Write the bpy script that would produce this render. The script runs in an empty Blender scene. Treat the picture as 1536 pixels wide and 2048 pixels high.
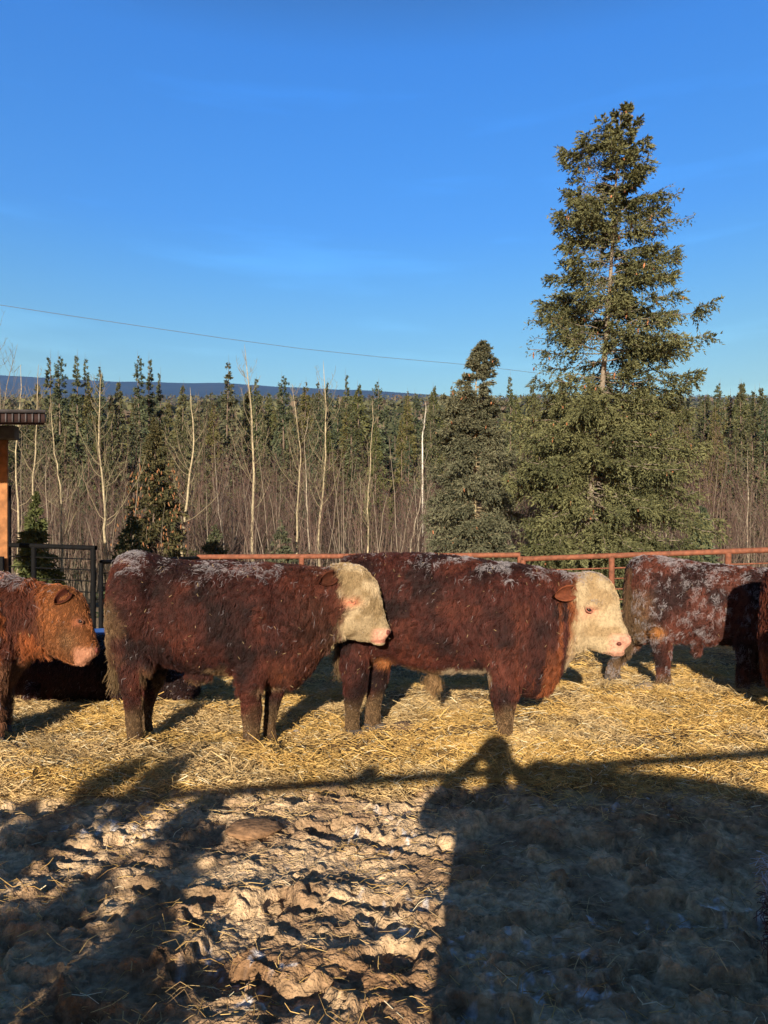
import bpy, math, random
import numpy as np
from mathutils import Vector
R = math.radians
rng = np.random.default_rng(7)
random.seed(7)
SC = bpy.context.scene
COL = SC.collection

# ------------------------------------------------------------------ camera
F = 1420.0          # focal length in photo pixels
HZ = 1120.0         # pixel row of the horizon
CH = 1.35           # camera height
cam_d = bpy.data.cameras.new("camera"); cam = bpy.data.objects.new("camera", cam_d); COL.objects.link(cam)
cam.location = (0, 0, CH); cam.rotation_euler = (R(90), 0, 0)
cam_d.sensor_fit = 'VERTICAL'; cam_d.sensor_height = 24.0; cam_d.lens = 24.0 * F / 2048.0
cam_d.shift_y = (HZ - 1024.0) / 2048.0
cam_d.clip_start = 0.05; cam_d.clip_end = 20000
SC.camera = cam

# ------------------------------------------------------------------ light
SUN_EL = 14.5; SUN_AZ = 8.7      # shadows run 8.7 deg right of straight ahead
w = bpy.data.worlds.new("World"); SC.world = w; w.use_nodes = True
nt = w.node_tree; nt.nodes.clear()
out = nt.nodes.new('ShaderNodeOutputWorld'); bg = nt.nodes.new('ShaderNodeBackground')
sky = nt.nodes.new('ShaderNodeTexSky'); sky.sky_type = 'NISHITA'; sky.sun_disc = False
sky.sun_elevation = R(SUN_EL); sky.sun_rotation = R(180 + SUN_AZ)
sky.altitude = 300; sky.air_density = 1.0; sky.dust_density = 0.2; sky.ozone_density = 3.0
hs = nt.nodes.new('ShaderNodeHueSaturation'); hs.inputs['Saturation'].default_value = 1.30
nt.links.new(sky.outputs[0], hs.inputs['Color'])
tcw = nt.nodes.new('ShaderNodeTexCoord'); sepw = nt.nodes.new('ShaderNodeSeparateXYZ'); nt.links.new(tcw.outputs['Generated'], sepw.inputs[0])
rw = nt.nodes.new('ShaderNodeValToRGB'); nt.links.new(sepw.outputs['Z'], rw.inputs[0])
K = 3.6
stops = [(.20, (3.6, 1.78, .84)), (.42, (1.65, 1.32, 1.45)), (.58, (1.32, 1.25, 1.6)), (.72, (.90, .30, .30))]  # sky tint by elevation; overhead part dimmed to darken the shade
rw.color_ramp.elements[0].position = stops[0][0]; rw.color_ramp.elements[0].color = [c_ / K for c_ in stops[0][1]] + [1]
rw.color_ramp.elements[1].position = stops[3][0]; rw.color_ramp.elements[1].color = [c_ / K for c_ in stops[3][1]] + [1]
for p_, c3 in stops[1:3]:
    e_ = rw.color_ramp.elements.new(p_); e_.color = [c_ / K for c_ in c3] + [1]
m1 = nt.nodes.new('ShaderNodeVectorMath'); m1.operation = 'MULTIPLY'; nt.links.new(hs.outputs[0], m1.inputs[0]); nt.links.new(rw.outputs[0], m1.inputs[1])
# a few very thin cirrus streaks
mp = nt.nodes.new('ShaderNodeMapping'); mp.inputs['Scale'].default_value = (1.2, 1.2, 11); mp.inputs['Rotation'].default_value = (0, R(6), 0); nt.links.new(tcw.outputs['Generated'], mp.inputs[0])
nzw = nt.nodes.new('ShaderNodeTexNoise'); nzw.inputs['Scale'].default_value = 2.2; nzw.inputs['Detail'].default_value = 6; nt.links.new(mp.outputs[0], nzw.inputs['Vector'])
mrw = nt.nodes.new('ShaderNodeMapRange'); mrw.inputs[1].default_value = .54; mrw.inputs[2].default_value = .8; mrw.inputs[3].default_value = 3.6; mrw.inputs[4].default_value = 3.6 * 1.3; nt.links.new(nzw.outputs['Fac'], mrw.inputs[0])
m2 = nt.nodes.new('ShaderNodeVectorMath'); m2.operation = 'SCALE'; nt.links.new(m1.outputs[0], m2.inputs[0]); nt.links.new(mrw.outputs[0], m2.inputs['Scale'])
# sky on the sun side dimmed by hand to deepen the ground shade
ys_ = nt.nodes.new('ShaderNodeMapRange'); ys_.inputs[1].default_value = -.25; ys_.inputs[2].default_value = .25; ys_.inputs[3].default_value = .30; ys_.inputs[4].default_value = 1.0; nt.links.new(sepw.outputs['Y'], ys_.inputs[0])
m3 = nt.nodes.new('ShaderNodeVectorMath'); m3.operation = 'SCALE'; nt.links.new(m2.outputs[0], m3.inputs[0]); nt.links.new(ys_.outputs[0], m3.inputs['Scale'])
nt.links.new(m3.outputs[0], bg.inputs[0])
bg.inputs[1].default_value = 0.113
nt.links.new(bg.outputs[0], out.inputs[0])
sd = bpy.data.lights.new("sun", 'SUN'); sun = bpy.data.objects.new("sun", sd); COL.objects.link(sun)
sd.energy = 5.0; sd.angle = R(0.55); sd.color = (1.0, 0.87, 0.68)
dirv = Vector((math.sin(R(SUN_AZ)) * math.cos(R(SUN_EL)), math.cos(R(SUN_AZ)) * math.cos(R(SUN_EL)), -math.sin(R(SUN_EL))))
sun.rotation_euler = dirv.to_track_quat('-Z', 'Y').to_euler()
sun.location = (-5, -30, 12)
SC.view_settings.view_transform = 'Standard'; SC.view_settings.look = 'None'
SC.view_settings.exposure = 0.8; SC.view_settings.gamma = 1.0
SC.render.engine = 'CYCLES'
SC.cycles.max_bounces = 5; SC.cycles.diffuse_bounces = 2; SC.cycles.glossy_bounces = 2
SC.cycles.transparent_max_bounces = 8; SC.cycles.volume_bounces = 0
SC.cycles.use_adaptive_sampling = True; SC.cycles.adaptive_threshold = 0.02
SC.cycles.use_denoising = True

# ------------------------------------------------------------------ helpers
def W(px, py, D):
    return np.array([(px - 768.0) * D / F, D, CH - (py - HZ) * D / F])
def h2(ix, iy, s=0):
    n = (ix.astype(np.int64) * 374761393 + iy.astype(np.int64) * 668265263 + s * 974711) & 0xffffffff
    n = ((n ^ (n >> 13)) * 1274126177) & 0xffffffff
    return ((n ^ (n >> 16)) & 0xffffff) / float(0xffffff)
def vn(x, y, s=0):
    x0 = np.floor(x); y0 = np.floor(y); fx = x - x0; fy = y - y0
    fx = fx * fx * (3 - 2 * fx); fy = fy * fy * (3 - 2 * fy)
    a = h2(x0, y0, s); b = h2(x0 + 1, y0, s); c = h2(x0, y0 + 1, s); d = h2(x0 + 1, y0 + 1, s)
    return (a * (1 - fx) + b * fx) * (1 - fy) + (c * (1 - fx) + d * fx) * fy
def fbm(x, y, s=0, o=4):
    t = 0; a = 1; n = 0
    for i in range(o):
        t = t + a * vn(x * 2 ** i, y * 2 ** i, s + i * 17); n += a; a *= .5
    return t / n
def vn3(p, s=0):
    z = p[:, 2]; z0 = np.floor(z); fz = z - z0; fz = fz * fz * (3 - 2 * fz); k = z0.astype(np.int64)
    x0 = np.floor(p[:, 0]); y0 = np.floor(p[:, 1]); fx = p[:, 0] - x0; fy = p[:, 1] - y0; fx = fx * fx * (3 - 2 * fx); fy = fy * fy * (3 - 2 * fy)
    def lay(kk):
        g = [h2(x0 + i + kk * 57, y0 + j + kk * 113, s) for j in (0, 1) for i in (0, 1)]
        return (g[0] * (1 - fx) + g[1] * fx) * (1 - fy) + (g[2] * (1 - fx) + g[3] * fx) * fy
    return .5 + (lay(k) * (1 - fz) + lay(k + 1) * fz - .5) * .75
def worley(x, y, s=0):
    ix = np.floor(x); iy = np.floor(y); best = np.full(x.shape, 9.0); idv = np.zeros(x.shape)
    for dx in (-1, 0, 1):
        for dy in (-1, 0, 1):
            cx = ix + dx; cy = iy + dy
            px = cx + h2(cx, cy, s + 1); py = cy + h2(cx, cy, s + 2)
            d = np.hypot(px - x, py - y); m = d < best
            best = np.where(m, d, best); idv = np.where(m, h2(cx, cy, s + 3), idv)
    return best, idv
def sst(a, b, x):
    t = np.clip((x - a) / (b - a), 0, 1); return t * t * (3 - 2 * t)
def mix(a, b, t):
    t = np.asarray(t)[..., None]; return np.asarray(a) * (1 - t) + np.asarray(b) * t
def norm(v):
    return v / (np.linalg.norm(v, axis=-1, keepdims=True) + 1e-9)

def mesh_np(name, V, Fc, mat, col=None, parent=None, smooth=False, loc=None):
    """V (n,3), Fc (m,k) faces; loc = object origin in world space"""
    V = np.asarray(V, dtype=np.float32); Fc = np.asarray(Fc, dtype=np.int32)
    if loc is not None: V = V - np.asarray(loc, dtype=np.float32)
    me = bpy.data.meshes.new(name)
    me.vertices.add(len(V)); me.vertices.foreach_set('co', V.ravel())
    m, k = Fc.shape
    me.loops.add(m * k); me.loops.foreach_set('vertex_index', Fc.ravel())
    me.polygons.add(m); me.polygons.foreach_set('loop_start', np.arange(0, m * k, k, dtype=np.int32))
    me.polygons.foreach_set('loop_total', np.full(m, k, dtype=np.int32))
    if smooth: me.polygons.foreach_set('use_smooth', np.ones(m, dtype=bool))
    if col is not None:
        at = me.attributes.new('Col', 'FLOAT_COLOR', 'POINT')
        c = np.ones((len(V), 4), dtype=np.float32); c[:, :3] = col; at.data.foreach_set('color', c.ravel())
    me.update(calc_edges=True); me.materials.append(mat)
    o = bpy.data.objects.new(name, me); COL.objects.link(o)
    if loc is not None and parent is None: o.location = loc
    if parent is not None: o.parent = parent
    return o
def tag(o, label=None, cat=None, group=None, kind=None):
    if label: o['label'] = label
    if cat: o['category'] = cat
    if group: o['group'] = group
    if kind: o['kind'] = kind
    return o
def empty(name, loc, label, cat, group=None):
    o = bpy.data.objects.new(name, None); COL.objects.link(o); o.location = loc; o.empty_display_size = .2
    return tag(o, label, cat, group)
def copy_tree(o, parent=None):
    c = o.copy(); COL.objects.link(c)
    if parent: c.parent = parent
    for ch in list(o.children): copy_tree(ch, c)
    return c

def tubes(P, Rr, sides=4, col=None):
    """batch of tubes: P (n,k,3), Rr (n,k) -> V, F(quads), C"""
    n, k, _ = P.shape
    T = np.empty_like(P); T[:, 1:-1] = P[:, 2:] - P[:, :-2]; T[:, 0] = P[:, 1] - P[:, 0]; T[:, -1] = P[:, -1] - P[:, -2]
    T = norm(T)
    ref = np.where(np.abs(T[..., 2:3]) > .9, np.array([1., 0, 0]), np.array([0, 0, 1.]))
    A = norm(np.cross(T, ref)); B = np.cross(T, A)
    th = np.arange(sides) * 2 * math.pi / sides
    V = P[:, :, None, :] + Rr[:, :, None, None] * (A[:, :, None, :] * np.cos(th)[None, None, :, None] + B[:, :, None, :] * np.sin(th)[None, None, :, None])
    idx = np.arange(n * k * sides).reshape(n, k, sides)
    a = idx[:, :-1, :]; b = np.roll(a, -1, 2); c = np.roll(idx[:, 1:, :], -1, 2); d = idx[:, 1:, :]
    Fq = np.stack([a, b, c, d], -1).reshape(-1, 4)
    C = None
    if col is not None:
        col = np.asarray(col, dtype=float)
        if col.ndim == 2: col = np.repeat(col[:, None, :], k, 1)
        C = np.repeat(col[:, :, None, :], sides, 2).reshape(-1, 3)
    return V.reshape(-1, 3), Fq, C
def blades(P, Dr, L, Wd, col, up=None):
    """diamond leaf blades: base P, direction Dr, length L, width Wd"""
    n = len(P); Dr = norm(Dr)
    rnd = rng.normal(size=(n, 3))
    S = norm(np.cross(Dr, rnd)); L = np.broadcast_to(L, n)[:, None]; Wd = np.broadcast_to(Wd, n)[:, None]
    mid = P + Dr * L * .45
    V = np.stack([P, mid + S * Wd * .5, P + Dr * L, mid - S * Wd * .5], 1).reshape(-1, 3)
    Fq = np.arange(n * 4).reshape(n, 4)
    C = np.repeat(np.asarray(col), 4, 0) if np.ndim(col) == 2 else np.tile(col, (n * 4, 1))
    return V, Fq, C
def merge(*parts):
    Vs, Fs, Cs, o = [], [], [], 0
    for V, Fc, C in parts:
        Vs.append(V); Fs.append(Fc + o); Cs.append(C); o += len(V)
    return np.concatenate(Vs), np.concatenate(Fs), np.concatenate(Cs)
def box(cx, cy, cz, sx, sy, sz, rz=0, col=(1, 1, 1)):
    v = np.array([[x, y, z] for x in (-.5, .5) for y in (-.5, .5) for z in (-.5, .5)]) * [sx, sy, sz]
    c, s = math.cos(rz), math.sin(rz); v = v @ np.array([[c, s, 0], [-s, c, 0], [0, 0, 1]]) + [cx, cy, cz]
    f = np.array([[0, 1, 3, 2], [4, 6, 7, 5], [0, 4, 5, 1], [2, 3, 7, 6], [0, 2, 6, 4], [1, 5, 7, 3]])
    return v, f, np.tile(np.array(col, float), (8, 1))
def bevel(o, wd=.01, seg=2):
    m = o.modifiers.new('bevel', 'BEVEL'); m.width = wd; m.segments = seg; return o

# ------------------------------------------------------------------ materials
def mat(name, base=None, rough=.8, nscale=None, namt=.25, bump=0, bscale=60, metal=0, spec=.3, attr=True, sheen=0, trans=0):
    m = bpy.data.materials.new(name); m.use_nodes = True; t = m.node_tree; b = t.nodes['Principled BSDF']
    b.inputs['Roughness'].default_value = rough; b.inputs['Metallic'].default_value = metal
    b.inputs['Specular IOR Level'].default_value = spec
    if sheen: b.inputs['Sheen Weight'].default_value = sheen
    tc = t.nodes.new('ShaderNodeTexCoord')
    if attr:
        a = t.nodes.new('ShaderNodeAttribute'); a.attribute_name = 'Col'; src = a.outputs['Color']
    else:
        a = t.nodes.new('ShaderNodeRGB'); a.outputs[0].default_value = (*base, 1); src = a.outputs[0]
    if nscale:
        nz = t.nodes.new('ShaderNodeTexNoise'); nz.inputs['Scale'].default_value = nscale; nz.inputs['Detail'].default_value = 5
        t.links.new(tc.outputs['Object'], nz.inputs['Vector'])
        mr = t.nodes.new('ShaderNodeMapRange'); mr.inputs[1].default_value = .3; mr.inputs[2].default_value = .7
        mr.inputs[3].default_value = 1 - namt; mr.inputs[4].default_value = 1 + namt
        t.links.new(nz.outputs['Fac'], mr.inputs[0])
        mx = t.nodes.new('ShaderNodeVectorMath'); mx.operation = 'SCALE'
        t.links.new(src, mx.inputs[0]); t.links.new(mr.outputs[0], mx.inputs['Scale']); src = mx.outputs[0]
    t.links.new(src, b.inputs['Base Color'])
    if bump:
        n2 = t.nodes.new('ShaderNodeTexNoise'); n2.inputs['Scale'].default_value = bscale; n2.inputs['Detail'].default_value = 6
        t.links.new(tc.outputs['Object'], n2.inputs['Vector'])
        bp = t.nodes.new('ShaderNodeBump'); bp.inputs['Strength'].default_value = 1; bp.inputs['Distance'].default_value = bump
        t.links.new(n2.outputs['Fac'], bp.inputs['Height']); t.links.new(bp.outputs[0], b.inputs['Normal'])
    return m
M_ground = mat('trampled_ground', rough=.95, nscale=30, namt=.4, bump=.02, bscale=75, spec=.1)
M_straw = mat('straw', rough=.6, spec=.3)
M_hide = mat('cattle_hide', rough=.9, nscale=50, namt=.3, spec=.1)
M_hair = mat('cattle_hair', rough=.55, spec=.25)
M_leaf = mat('needle_foliage', rough=.75, spec=.15)
M_bark = mat('bark', rough=.9, nscale=18, namt=.35, bump=.01, bscale=30)
M_twig = mat('bare_twigs', rough=.9, spec=.1)
M_steel_dark = mat('black_steel', (.005, .005, .006), .8, 12, .3, attr=False, spec=.15)
M_rust = mat('rusty_brown_pipe', (.20, .072, .040), .75, 14, .35, .002, 60, attr=False)
M_wood = mat('weathered_wood', (.14, .12, .11), .85, 8, .35, .004, 40, attr=False)
M_post = mat('orange_stained_wood', (.29, .125, .048), .8, 9, .4, .006, 40, attr=False)
M_roof = mat('brown_roof_sheet', (.05, .028, .026), .6, 6, .3, attr=False)
M_rooftop = mat('grey_roof_edge', (.10, .09, .095), .7, 6, .3, attr=False)
M_blue = mat('blue_plastic', (.03, .08, .26), .5, 5, .2, attr=False)
M_clod = mat('frozen_clod', rough=.95, nscale=30, namt=.4, bump=.01, bscale=40)
M_eye = mat('wet_eye', (.015, .01, .01), .12, attr=False, spec=.6)
M_skin_pink = mat('pink_skin', (.34, .13, .09), .5, 40, .2, attr=False)
M_lid = mat('brown_lid', (.13, .045, .02), .6, attr=False)
M_dark = mat('nostril_dark', (.12, .03, .022), .6, attr=False)
M_hoof = mat('hoof', (.07, .055, .045), .7, 30, .4, attr=False)
M_hill = mat('far_hill_forest', rough=1, nscale=.01, namt=.25, spec=0)
M_cloth = mat('dark_coat_cloth', (.03, .035, .05), .9, 30, .2, attr=False)
M_bale = mat('hay_bale', (.35, .25, .11), .9, 12, .4, .02, 40, attr=False)

# ------------------------------------------------------------------ ground
def straw_edge(x, y):
    return sst(-.14, .22, y - (4.1 + .45 * (vn(x * .9 + 3, y * .9, 41) - .5) + .35 * (vn(x * 3, y * 3, 42) - .5) - .12 * np.clip(-x, 0, 2)))
def base_z(y):
    return np.where(y > 60, (y - 60) * .235, 0.0)
def gz(x, y):
    near = 1 - sst(10, 22, y); nb = sst(-3, 0, y)
    s = straw_edge(x, y)
    wx = .10 * (fbm(x * 5, y * 5, 3, 3) - .5); wy = .10 * (fbm(x * 5, y * 5, 4, 3) - .5)
    f1, id1 = worley((x + wx) * 4.2, (y + wy) * 5.0, 11)
    f2, id2 = worley((x + wy) * 11, (y + wx) * 13, 12)
    f3, _ = worley((x + wx * .5) * 27, (y + wy * .5) * 30, 13)
    rid = 1 - np.abs(2 * fbm(x * 6, y * 8, 24, 4) - 1)
    pn = fbm(x * 3.6 + 7 + wx * 5, y * 5.4 + wy * 5, 22, 4)
    pits = sst(.555, .63, pn) * (.6 + .4 * vn(x * 2, y * 2, 25))
    mud = .05 * (fbm(x * 1.3, y * 1.8, 21, 3) - .5) + .020 * sst(.7, .2, f1) * (.2 + id1) + .022 * sst(.60, .30, f2) * (id2 > .45) * id2 \
        + .010 * sst(.6, .2, f3) * vn(x * 3, y * 3, 29) + .024 * (fbm(x * 12, y * 13, 23, 4) - .5) + .016 * (fbm(x * 38, y * 44, 26, 3) - .5) - .068 * pits + .018 * sst(.46, .535, pn)
    st = .15 * (fbm(x * 1.1, y * 1.3, 31, 3) - .5) + .06 * (fbm(x * 4, y * 5, 32, 3) - .5) + .018 * (fbm(x * 22, y * 22, 33, 2) - .5) + .02
    z = mud * (1 - s) + st * s
    far = .3 * (fbm(x * .15, y * .15, 35, 3) - .5) * sst(14, 30, y)
    return z * near * nb + far + base_z(y)
def grow(a, b, step, g, end):
    xs = list(np.arange(a, b, step)); d = step; v = xs[-1]
    while v < end:
        d *= g; v += d; xs.append(v)
    return xs
xr = np.array(grow(0, 2.1, .0105, 1.022, 1600)); xs = np.concatenate([-xr[1:][::-1], xr])
yf = np.array(grow(1.6, 4.6, .0105, 1.022, 2300)); yb = -np.array(grow(0, .2, .1, 1.5, 60)) + 1.4
ys = np.concatenate([yb[::-1], yf])
GX, GY = np.meshgrid(xs, ys)
gx = GX.ravel(); gy = GY.ravel()
GZ = gz(gx, gy)
s = straw_edge(gx, gy)
n1 = fbm(gx * 6, gy * 6, 51, 4); n2 = fbm(gx * 1.3, gy * 1.3, 52, 3)
mudc = mix((.34, .22, .13), (.60, .43, .265), sst(.3, .7, n1)); mudc = mix(mudc, (.24, .13, .065), sst(.58, .72, n2) * .8)
fr = sst(.66, .76, fbm(gx * 30, gy * 24, 54, 3)) * sst(.56, .68, fbm(gx * 2.2 + 4, gy * 2.6, 55, 3)) * (gy < 4) * .6
mudc = mix(mudc, (.72, .74, .8), fr)
stc = mix((.28, .18, .065), (.46, .31, .12), sst(.3, .7, n1))
stc = mix(stc, (.17, .11, .06), sst(.52, .64, fbm(gx * 1.5 + 9, gy * 2.2, 57, 3)) * .8)
c = mix(mudc, stc, s)
c = mix(c, (.30, .22, .14), sst(9, 13, gy))
c = mix(c, (.13, .11, .07), sst(18, 24, gy)); c = mix(c, (.05, .05, .028), sst(50, 70, gy))
ny, nx = GX.shape
ii = np.arange(ny * nx).reshape(ny, nx)
q = np.stack([ii[:-1, :-1], ii[:-1, 1:], ii[1:, 1:], ii[1:, :-1]], -1).reshape(-1, 4)
tag(mesh_np('ground', np.stack([gx, gy, GZ], 1), q, M_ground, c, smooth=True), kind='structure')

# far ridge: real distance and height
hx = np.linspace(-4200, 4200, 240); hy = np.linspace(2250, 5200, 40)
HX, HY = np.meshgrid(hx, hy); hxr = HX.ravel(); hyr = HY.ravel()
pxr = 768 + hxr / 4000 * F
crest = np.interp(pxr, [-300, 0, 200, 450, 700, 900, 1200, 1800], [744, 750, 761, 767, 779, 791, 809, 839])
top = CH + (HZ - crest) * 4000 / F + 14 * (fbm(hxr / 300, hyr / 300, 61, 4) - .5)
base = base_z(hyr)
t = np.sin(np.clip((hyr - 2250) / 2950, 0, 1) * math.pi) ** .6
t = np.where(hyr > 4000, 1 - .2 * (hyr - 4000) / 1200, np.clip((hyr - 2250) / 1750, 0, 1) ** 1.25)
hz_ = 500 + (top - 500) * t
qi = np.arange(40 * 240).reshape(40, 240)
q = np.stack([qi[:-1, :-1], qi[:-1, 1:], qi[1:, 1:], qi[1:, :-1]], -1).reshape(-1, 4)
hcol = mix((.022, .03, .034), (.045, .042, .042), fbm(hxr / 160, hyr / 160, 62, 3))
tag(mesh_np('hills', np.stack([hxr, hyr, hz_], 1), q, M_hill, hcol, smooth=True), kind='structure')

# ------------------------------------------------------------------ loose straw (stuff)
def straw_batch(n, xa, xb, ya, yb, lmin, lmax, wmin, wmax, dens=None, lift=.012, tone=None):
    x = rng.uniform(xa, xb, n); u = rng.uniform(0, 1, n); y = ya * (yb / ya) ** u
    if dens is not None:
        k = rng.uniform(0, 1, n) < dens(x, y); x = x[k]; y = y[k]
    n = len(x); a = rng.uniform(0, 2 * math.pi, n); L = rng.uniform(lmin, lmax, n) * rng.uniform(.5, 1, n)
    el = rng.normal(.08, .22, n)
    d = np.stack([np.cos(a) * np.cos(el), np.sin(a) * np.cos(el), np.sin(el)], 1)
    z = gz(x, y) + rng.uniform(0, lift, n) + np.abs(np.sin(el)) * L * .5
    c0 = np.stack([x, y, z], 1); bend = rng.normal(0, .12, (n, 3)) * L[:, None]
    P = np.stack([c0 - d * L[:, None] / 2, c0 + bend, c0 + d * L[:, None] / 2], 1)
    wd = rng.uniform(wmin, wmax, n); Rr = np.stack([wd, wd, wd * .6], 1)
    t = rng.uniform(0, 1, n)
    col = mix((.36, .205, .06), (.86, .58, .20), t ** 1.1)
    gr = sst(.42, .62, fbm(x * 1.7, y * 1.9, 59, 3)); col = mix(col, col.mean(1, keepdims=True) * np.array([1.15, .95, .68]), gr * .40) * (.85 + .5 * fbm(x * 4, y * 5, 60, 2))[:, None]
    if tone is not None: col = col * tone
    br = rng.uniform(0, 1, n) < .06; col[br] = (.85, .74, .5)
    return tubes(P, Rr, 3, col)
dn = lambda x, y: (.07 + .93 * straw_edge(x, y)) * (.45 + .55 * sst(.62, .48, fbm(x * 1.5 + 9, y * 2.2, 57, 3))) * (.45 + .55 * sst(.35, .6, fbm(x * 5, y * 6, 58, 2)))
A = straw_batch(190000, -3.6, 3.8, 3.6, 8.5, .04, .13, .0012, .0028, dn, .035)
B = straw_batch(26000, -5.5, 6.5, 7.5, 13.5, .05, .16, .002, .004, None, .04)
C_ = straw_batch(9000, -2.4, 2.6, 1.7, 4.3, .03, .13, .0007, .0019, lambda x, y: .55 * np.ones_like(x), .012, np.array([.85, .85, .9]))
D_ = straw_batch(1500, -3.4, 3.6, 3.9, 7.0, .15, .3, .0025, .004, dn, .04)
V, Fq, C = merge(A, B, C_, D_)
tag(mesh_np('straw_bedding', V, Fq, M_straw, C), kind='stuff')

# ------------------------------------------------------------------ cattle
def ring(a, b, wd, D, N=20, ex=2.3):
    A = W(a[0], a[1], D); B = W(b[0], b[1], D); c = (A + B) / 2; h = (A - B) / 2
    th = np.arange(N) * 2 * math.pi / N
    ct = np.sign(np.cos(th)) * np.abs(np.cos(th)) ** (2 / ex); st = np.sign(np.sin(th)) * np.abs(np.sin(th)) ** (2 / ex)
    return c + ct[:, None] * h + st[:, None] * np.array([0, wd, 0])
def loft(rings):
    N = len(rings[0]); k = len(rings)
    V = np.concatenate(rings + [rings[0].mean(0)[None], rings[-1].mean(0)[None]])
    f = []
    for i in range(k - 1):
        for j in range(N):
            a = i * N + j; b = i * N + (j + 1) % N; f += [(a, b, b + N), (a, b + N, a + N)]
    for j in range(N):
        f.append((k * N, (j + 1) % N, j)); f.append((k * N + 1, (k - 1) * N + j, (k - 1) * N + (j + 1) % N))
    return V, np.array(f)
def dense(rs):
    """smoothly interpolate rows of numbers (Catmull-Rom)"""
    rs = np.array(rs, float); o = []
    for i in range(len(rs) - 1):
        p0 = rs[max(i - 1, 0)]; p1 = rs[i]; p2 = rs[i + 1]; p3 = rs[min(i + 2, len(rs) - 1)]
        for t in (0, .34, .67):
            o.append(.5 * ((2 * p1) + (-p0 + p2) * t + (2 * p0 - 5 * p1 + 4 * p2 - p3) * t * t + (-p0 + 3 * p1 - 3 * p2 + p3) * t ** 3))
    o.append(rs[-1]); return o
def ball(c, r, n=10):
    c = np.array(c, float); r = np.broadcast_to(np.array(r, float), 3)
    rings = []
    for i in range(1, n):
        ph = math.pi * i / n; th = np.arange(14) * 2 * math.pi / 14
        rings.append(c + np.stack([np.cos(th) * math.sin(ph), np.sin(th) * math.sin(ph), np.full(14, math.cos(ph))], 1) * r)
    return loft(rings)
def limb(P, Rr, N=14):
    P = np.array(P, float)[None]; Rr = np.array(Rr, float)[None]
    V, Fq, _ = tubes(P, Rr, N)
    k = P.shape[1]; V = np.concatenate([V, P[0, :1], P[0, -1:]]); n0 = k * N
    f = [(a, b, c) for a, b, c, d in Fq] + [(a, c, d) for a, b, c, d in Fq]
    for j in range(N):
        f.append((n0, j, (j + 1) % N)); f.append((n0 + 1, (k - 1) * N + (j + 1) % N, (k - 1) * N + j))
    return V, np.array(f)
def remesh(parts, vox, it=6):
    V, Fc, _ = merge(*[(v, f, np.zeros((len(v), 3))) for v, f in parts])
    me = bpy.data.meshes.new('tmp'); me.from_pydata(V.tolist(), [], Fc.tolist()); me.update()
    o = bpy.data.objects.new('tmp', me); COL.objects.link(o)
    import bmesh
    bm = bmesh.new(); bm.from_mesh(me); bmesh.ops.recalc_face_normals(bm, faces=bm.faces); bm.to_mesh(me); bm.free()
    m = o.modifiers.new('r', 'REMESH'); m.mode = 'VOXEL'; m.voxel_size = vox
    m2 = o.modifiers.new('s', 'SMOOTH'); m2.factor = .5; m2.iterations = it
    dg = bpy.context.evaluated_depsgraph_get(); ev = o.evaluated_get(dg); m3 = bpy.data.meshes.new_from_object(ev)
    n = len(m3.vertices); v = np.empty(n * 3, np.float32); m3.vertices.foreach_get('co', v); v = v.reshape(-1, 3).astype(float)
    nm = np.empty(n * 3, np.float32); m3.vertices.foreach_get('normal', nm); nm = nm.reshape(-1, 3).astype(float)
    m3.calc_loop_triangles(); tr = np.empty(len(m3.loop_triangles) * 3, np.int32); m3.loop_triangles.foreach_get('vertices', tr)
    bpy.data.objects.remove(o); bpy.data.meshes.remove(me); bpy.data.meshes.remove(m3)
    return v, nm, tr.reshape(-1, 3)
FLECKS = []
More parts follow.
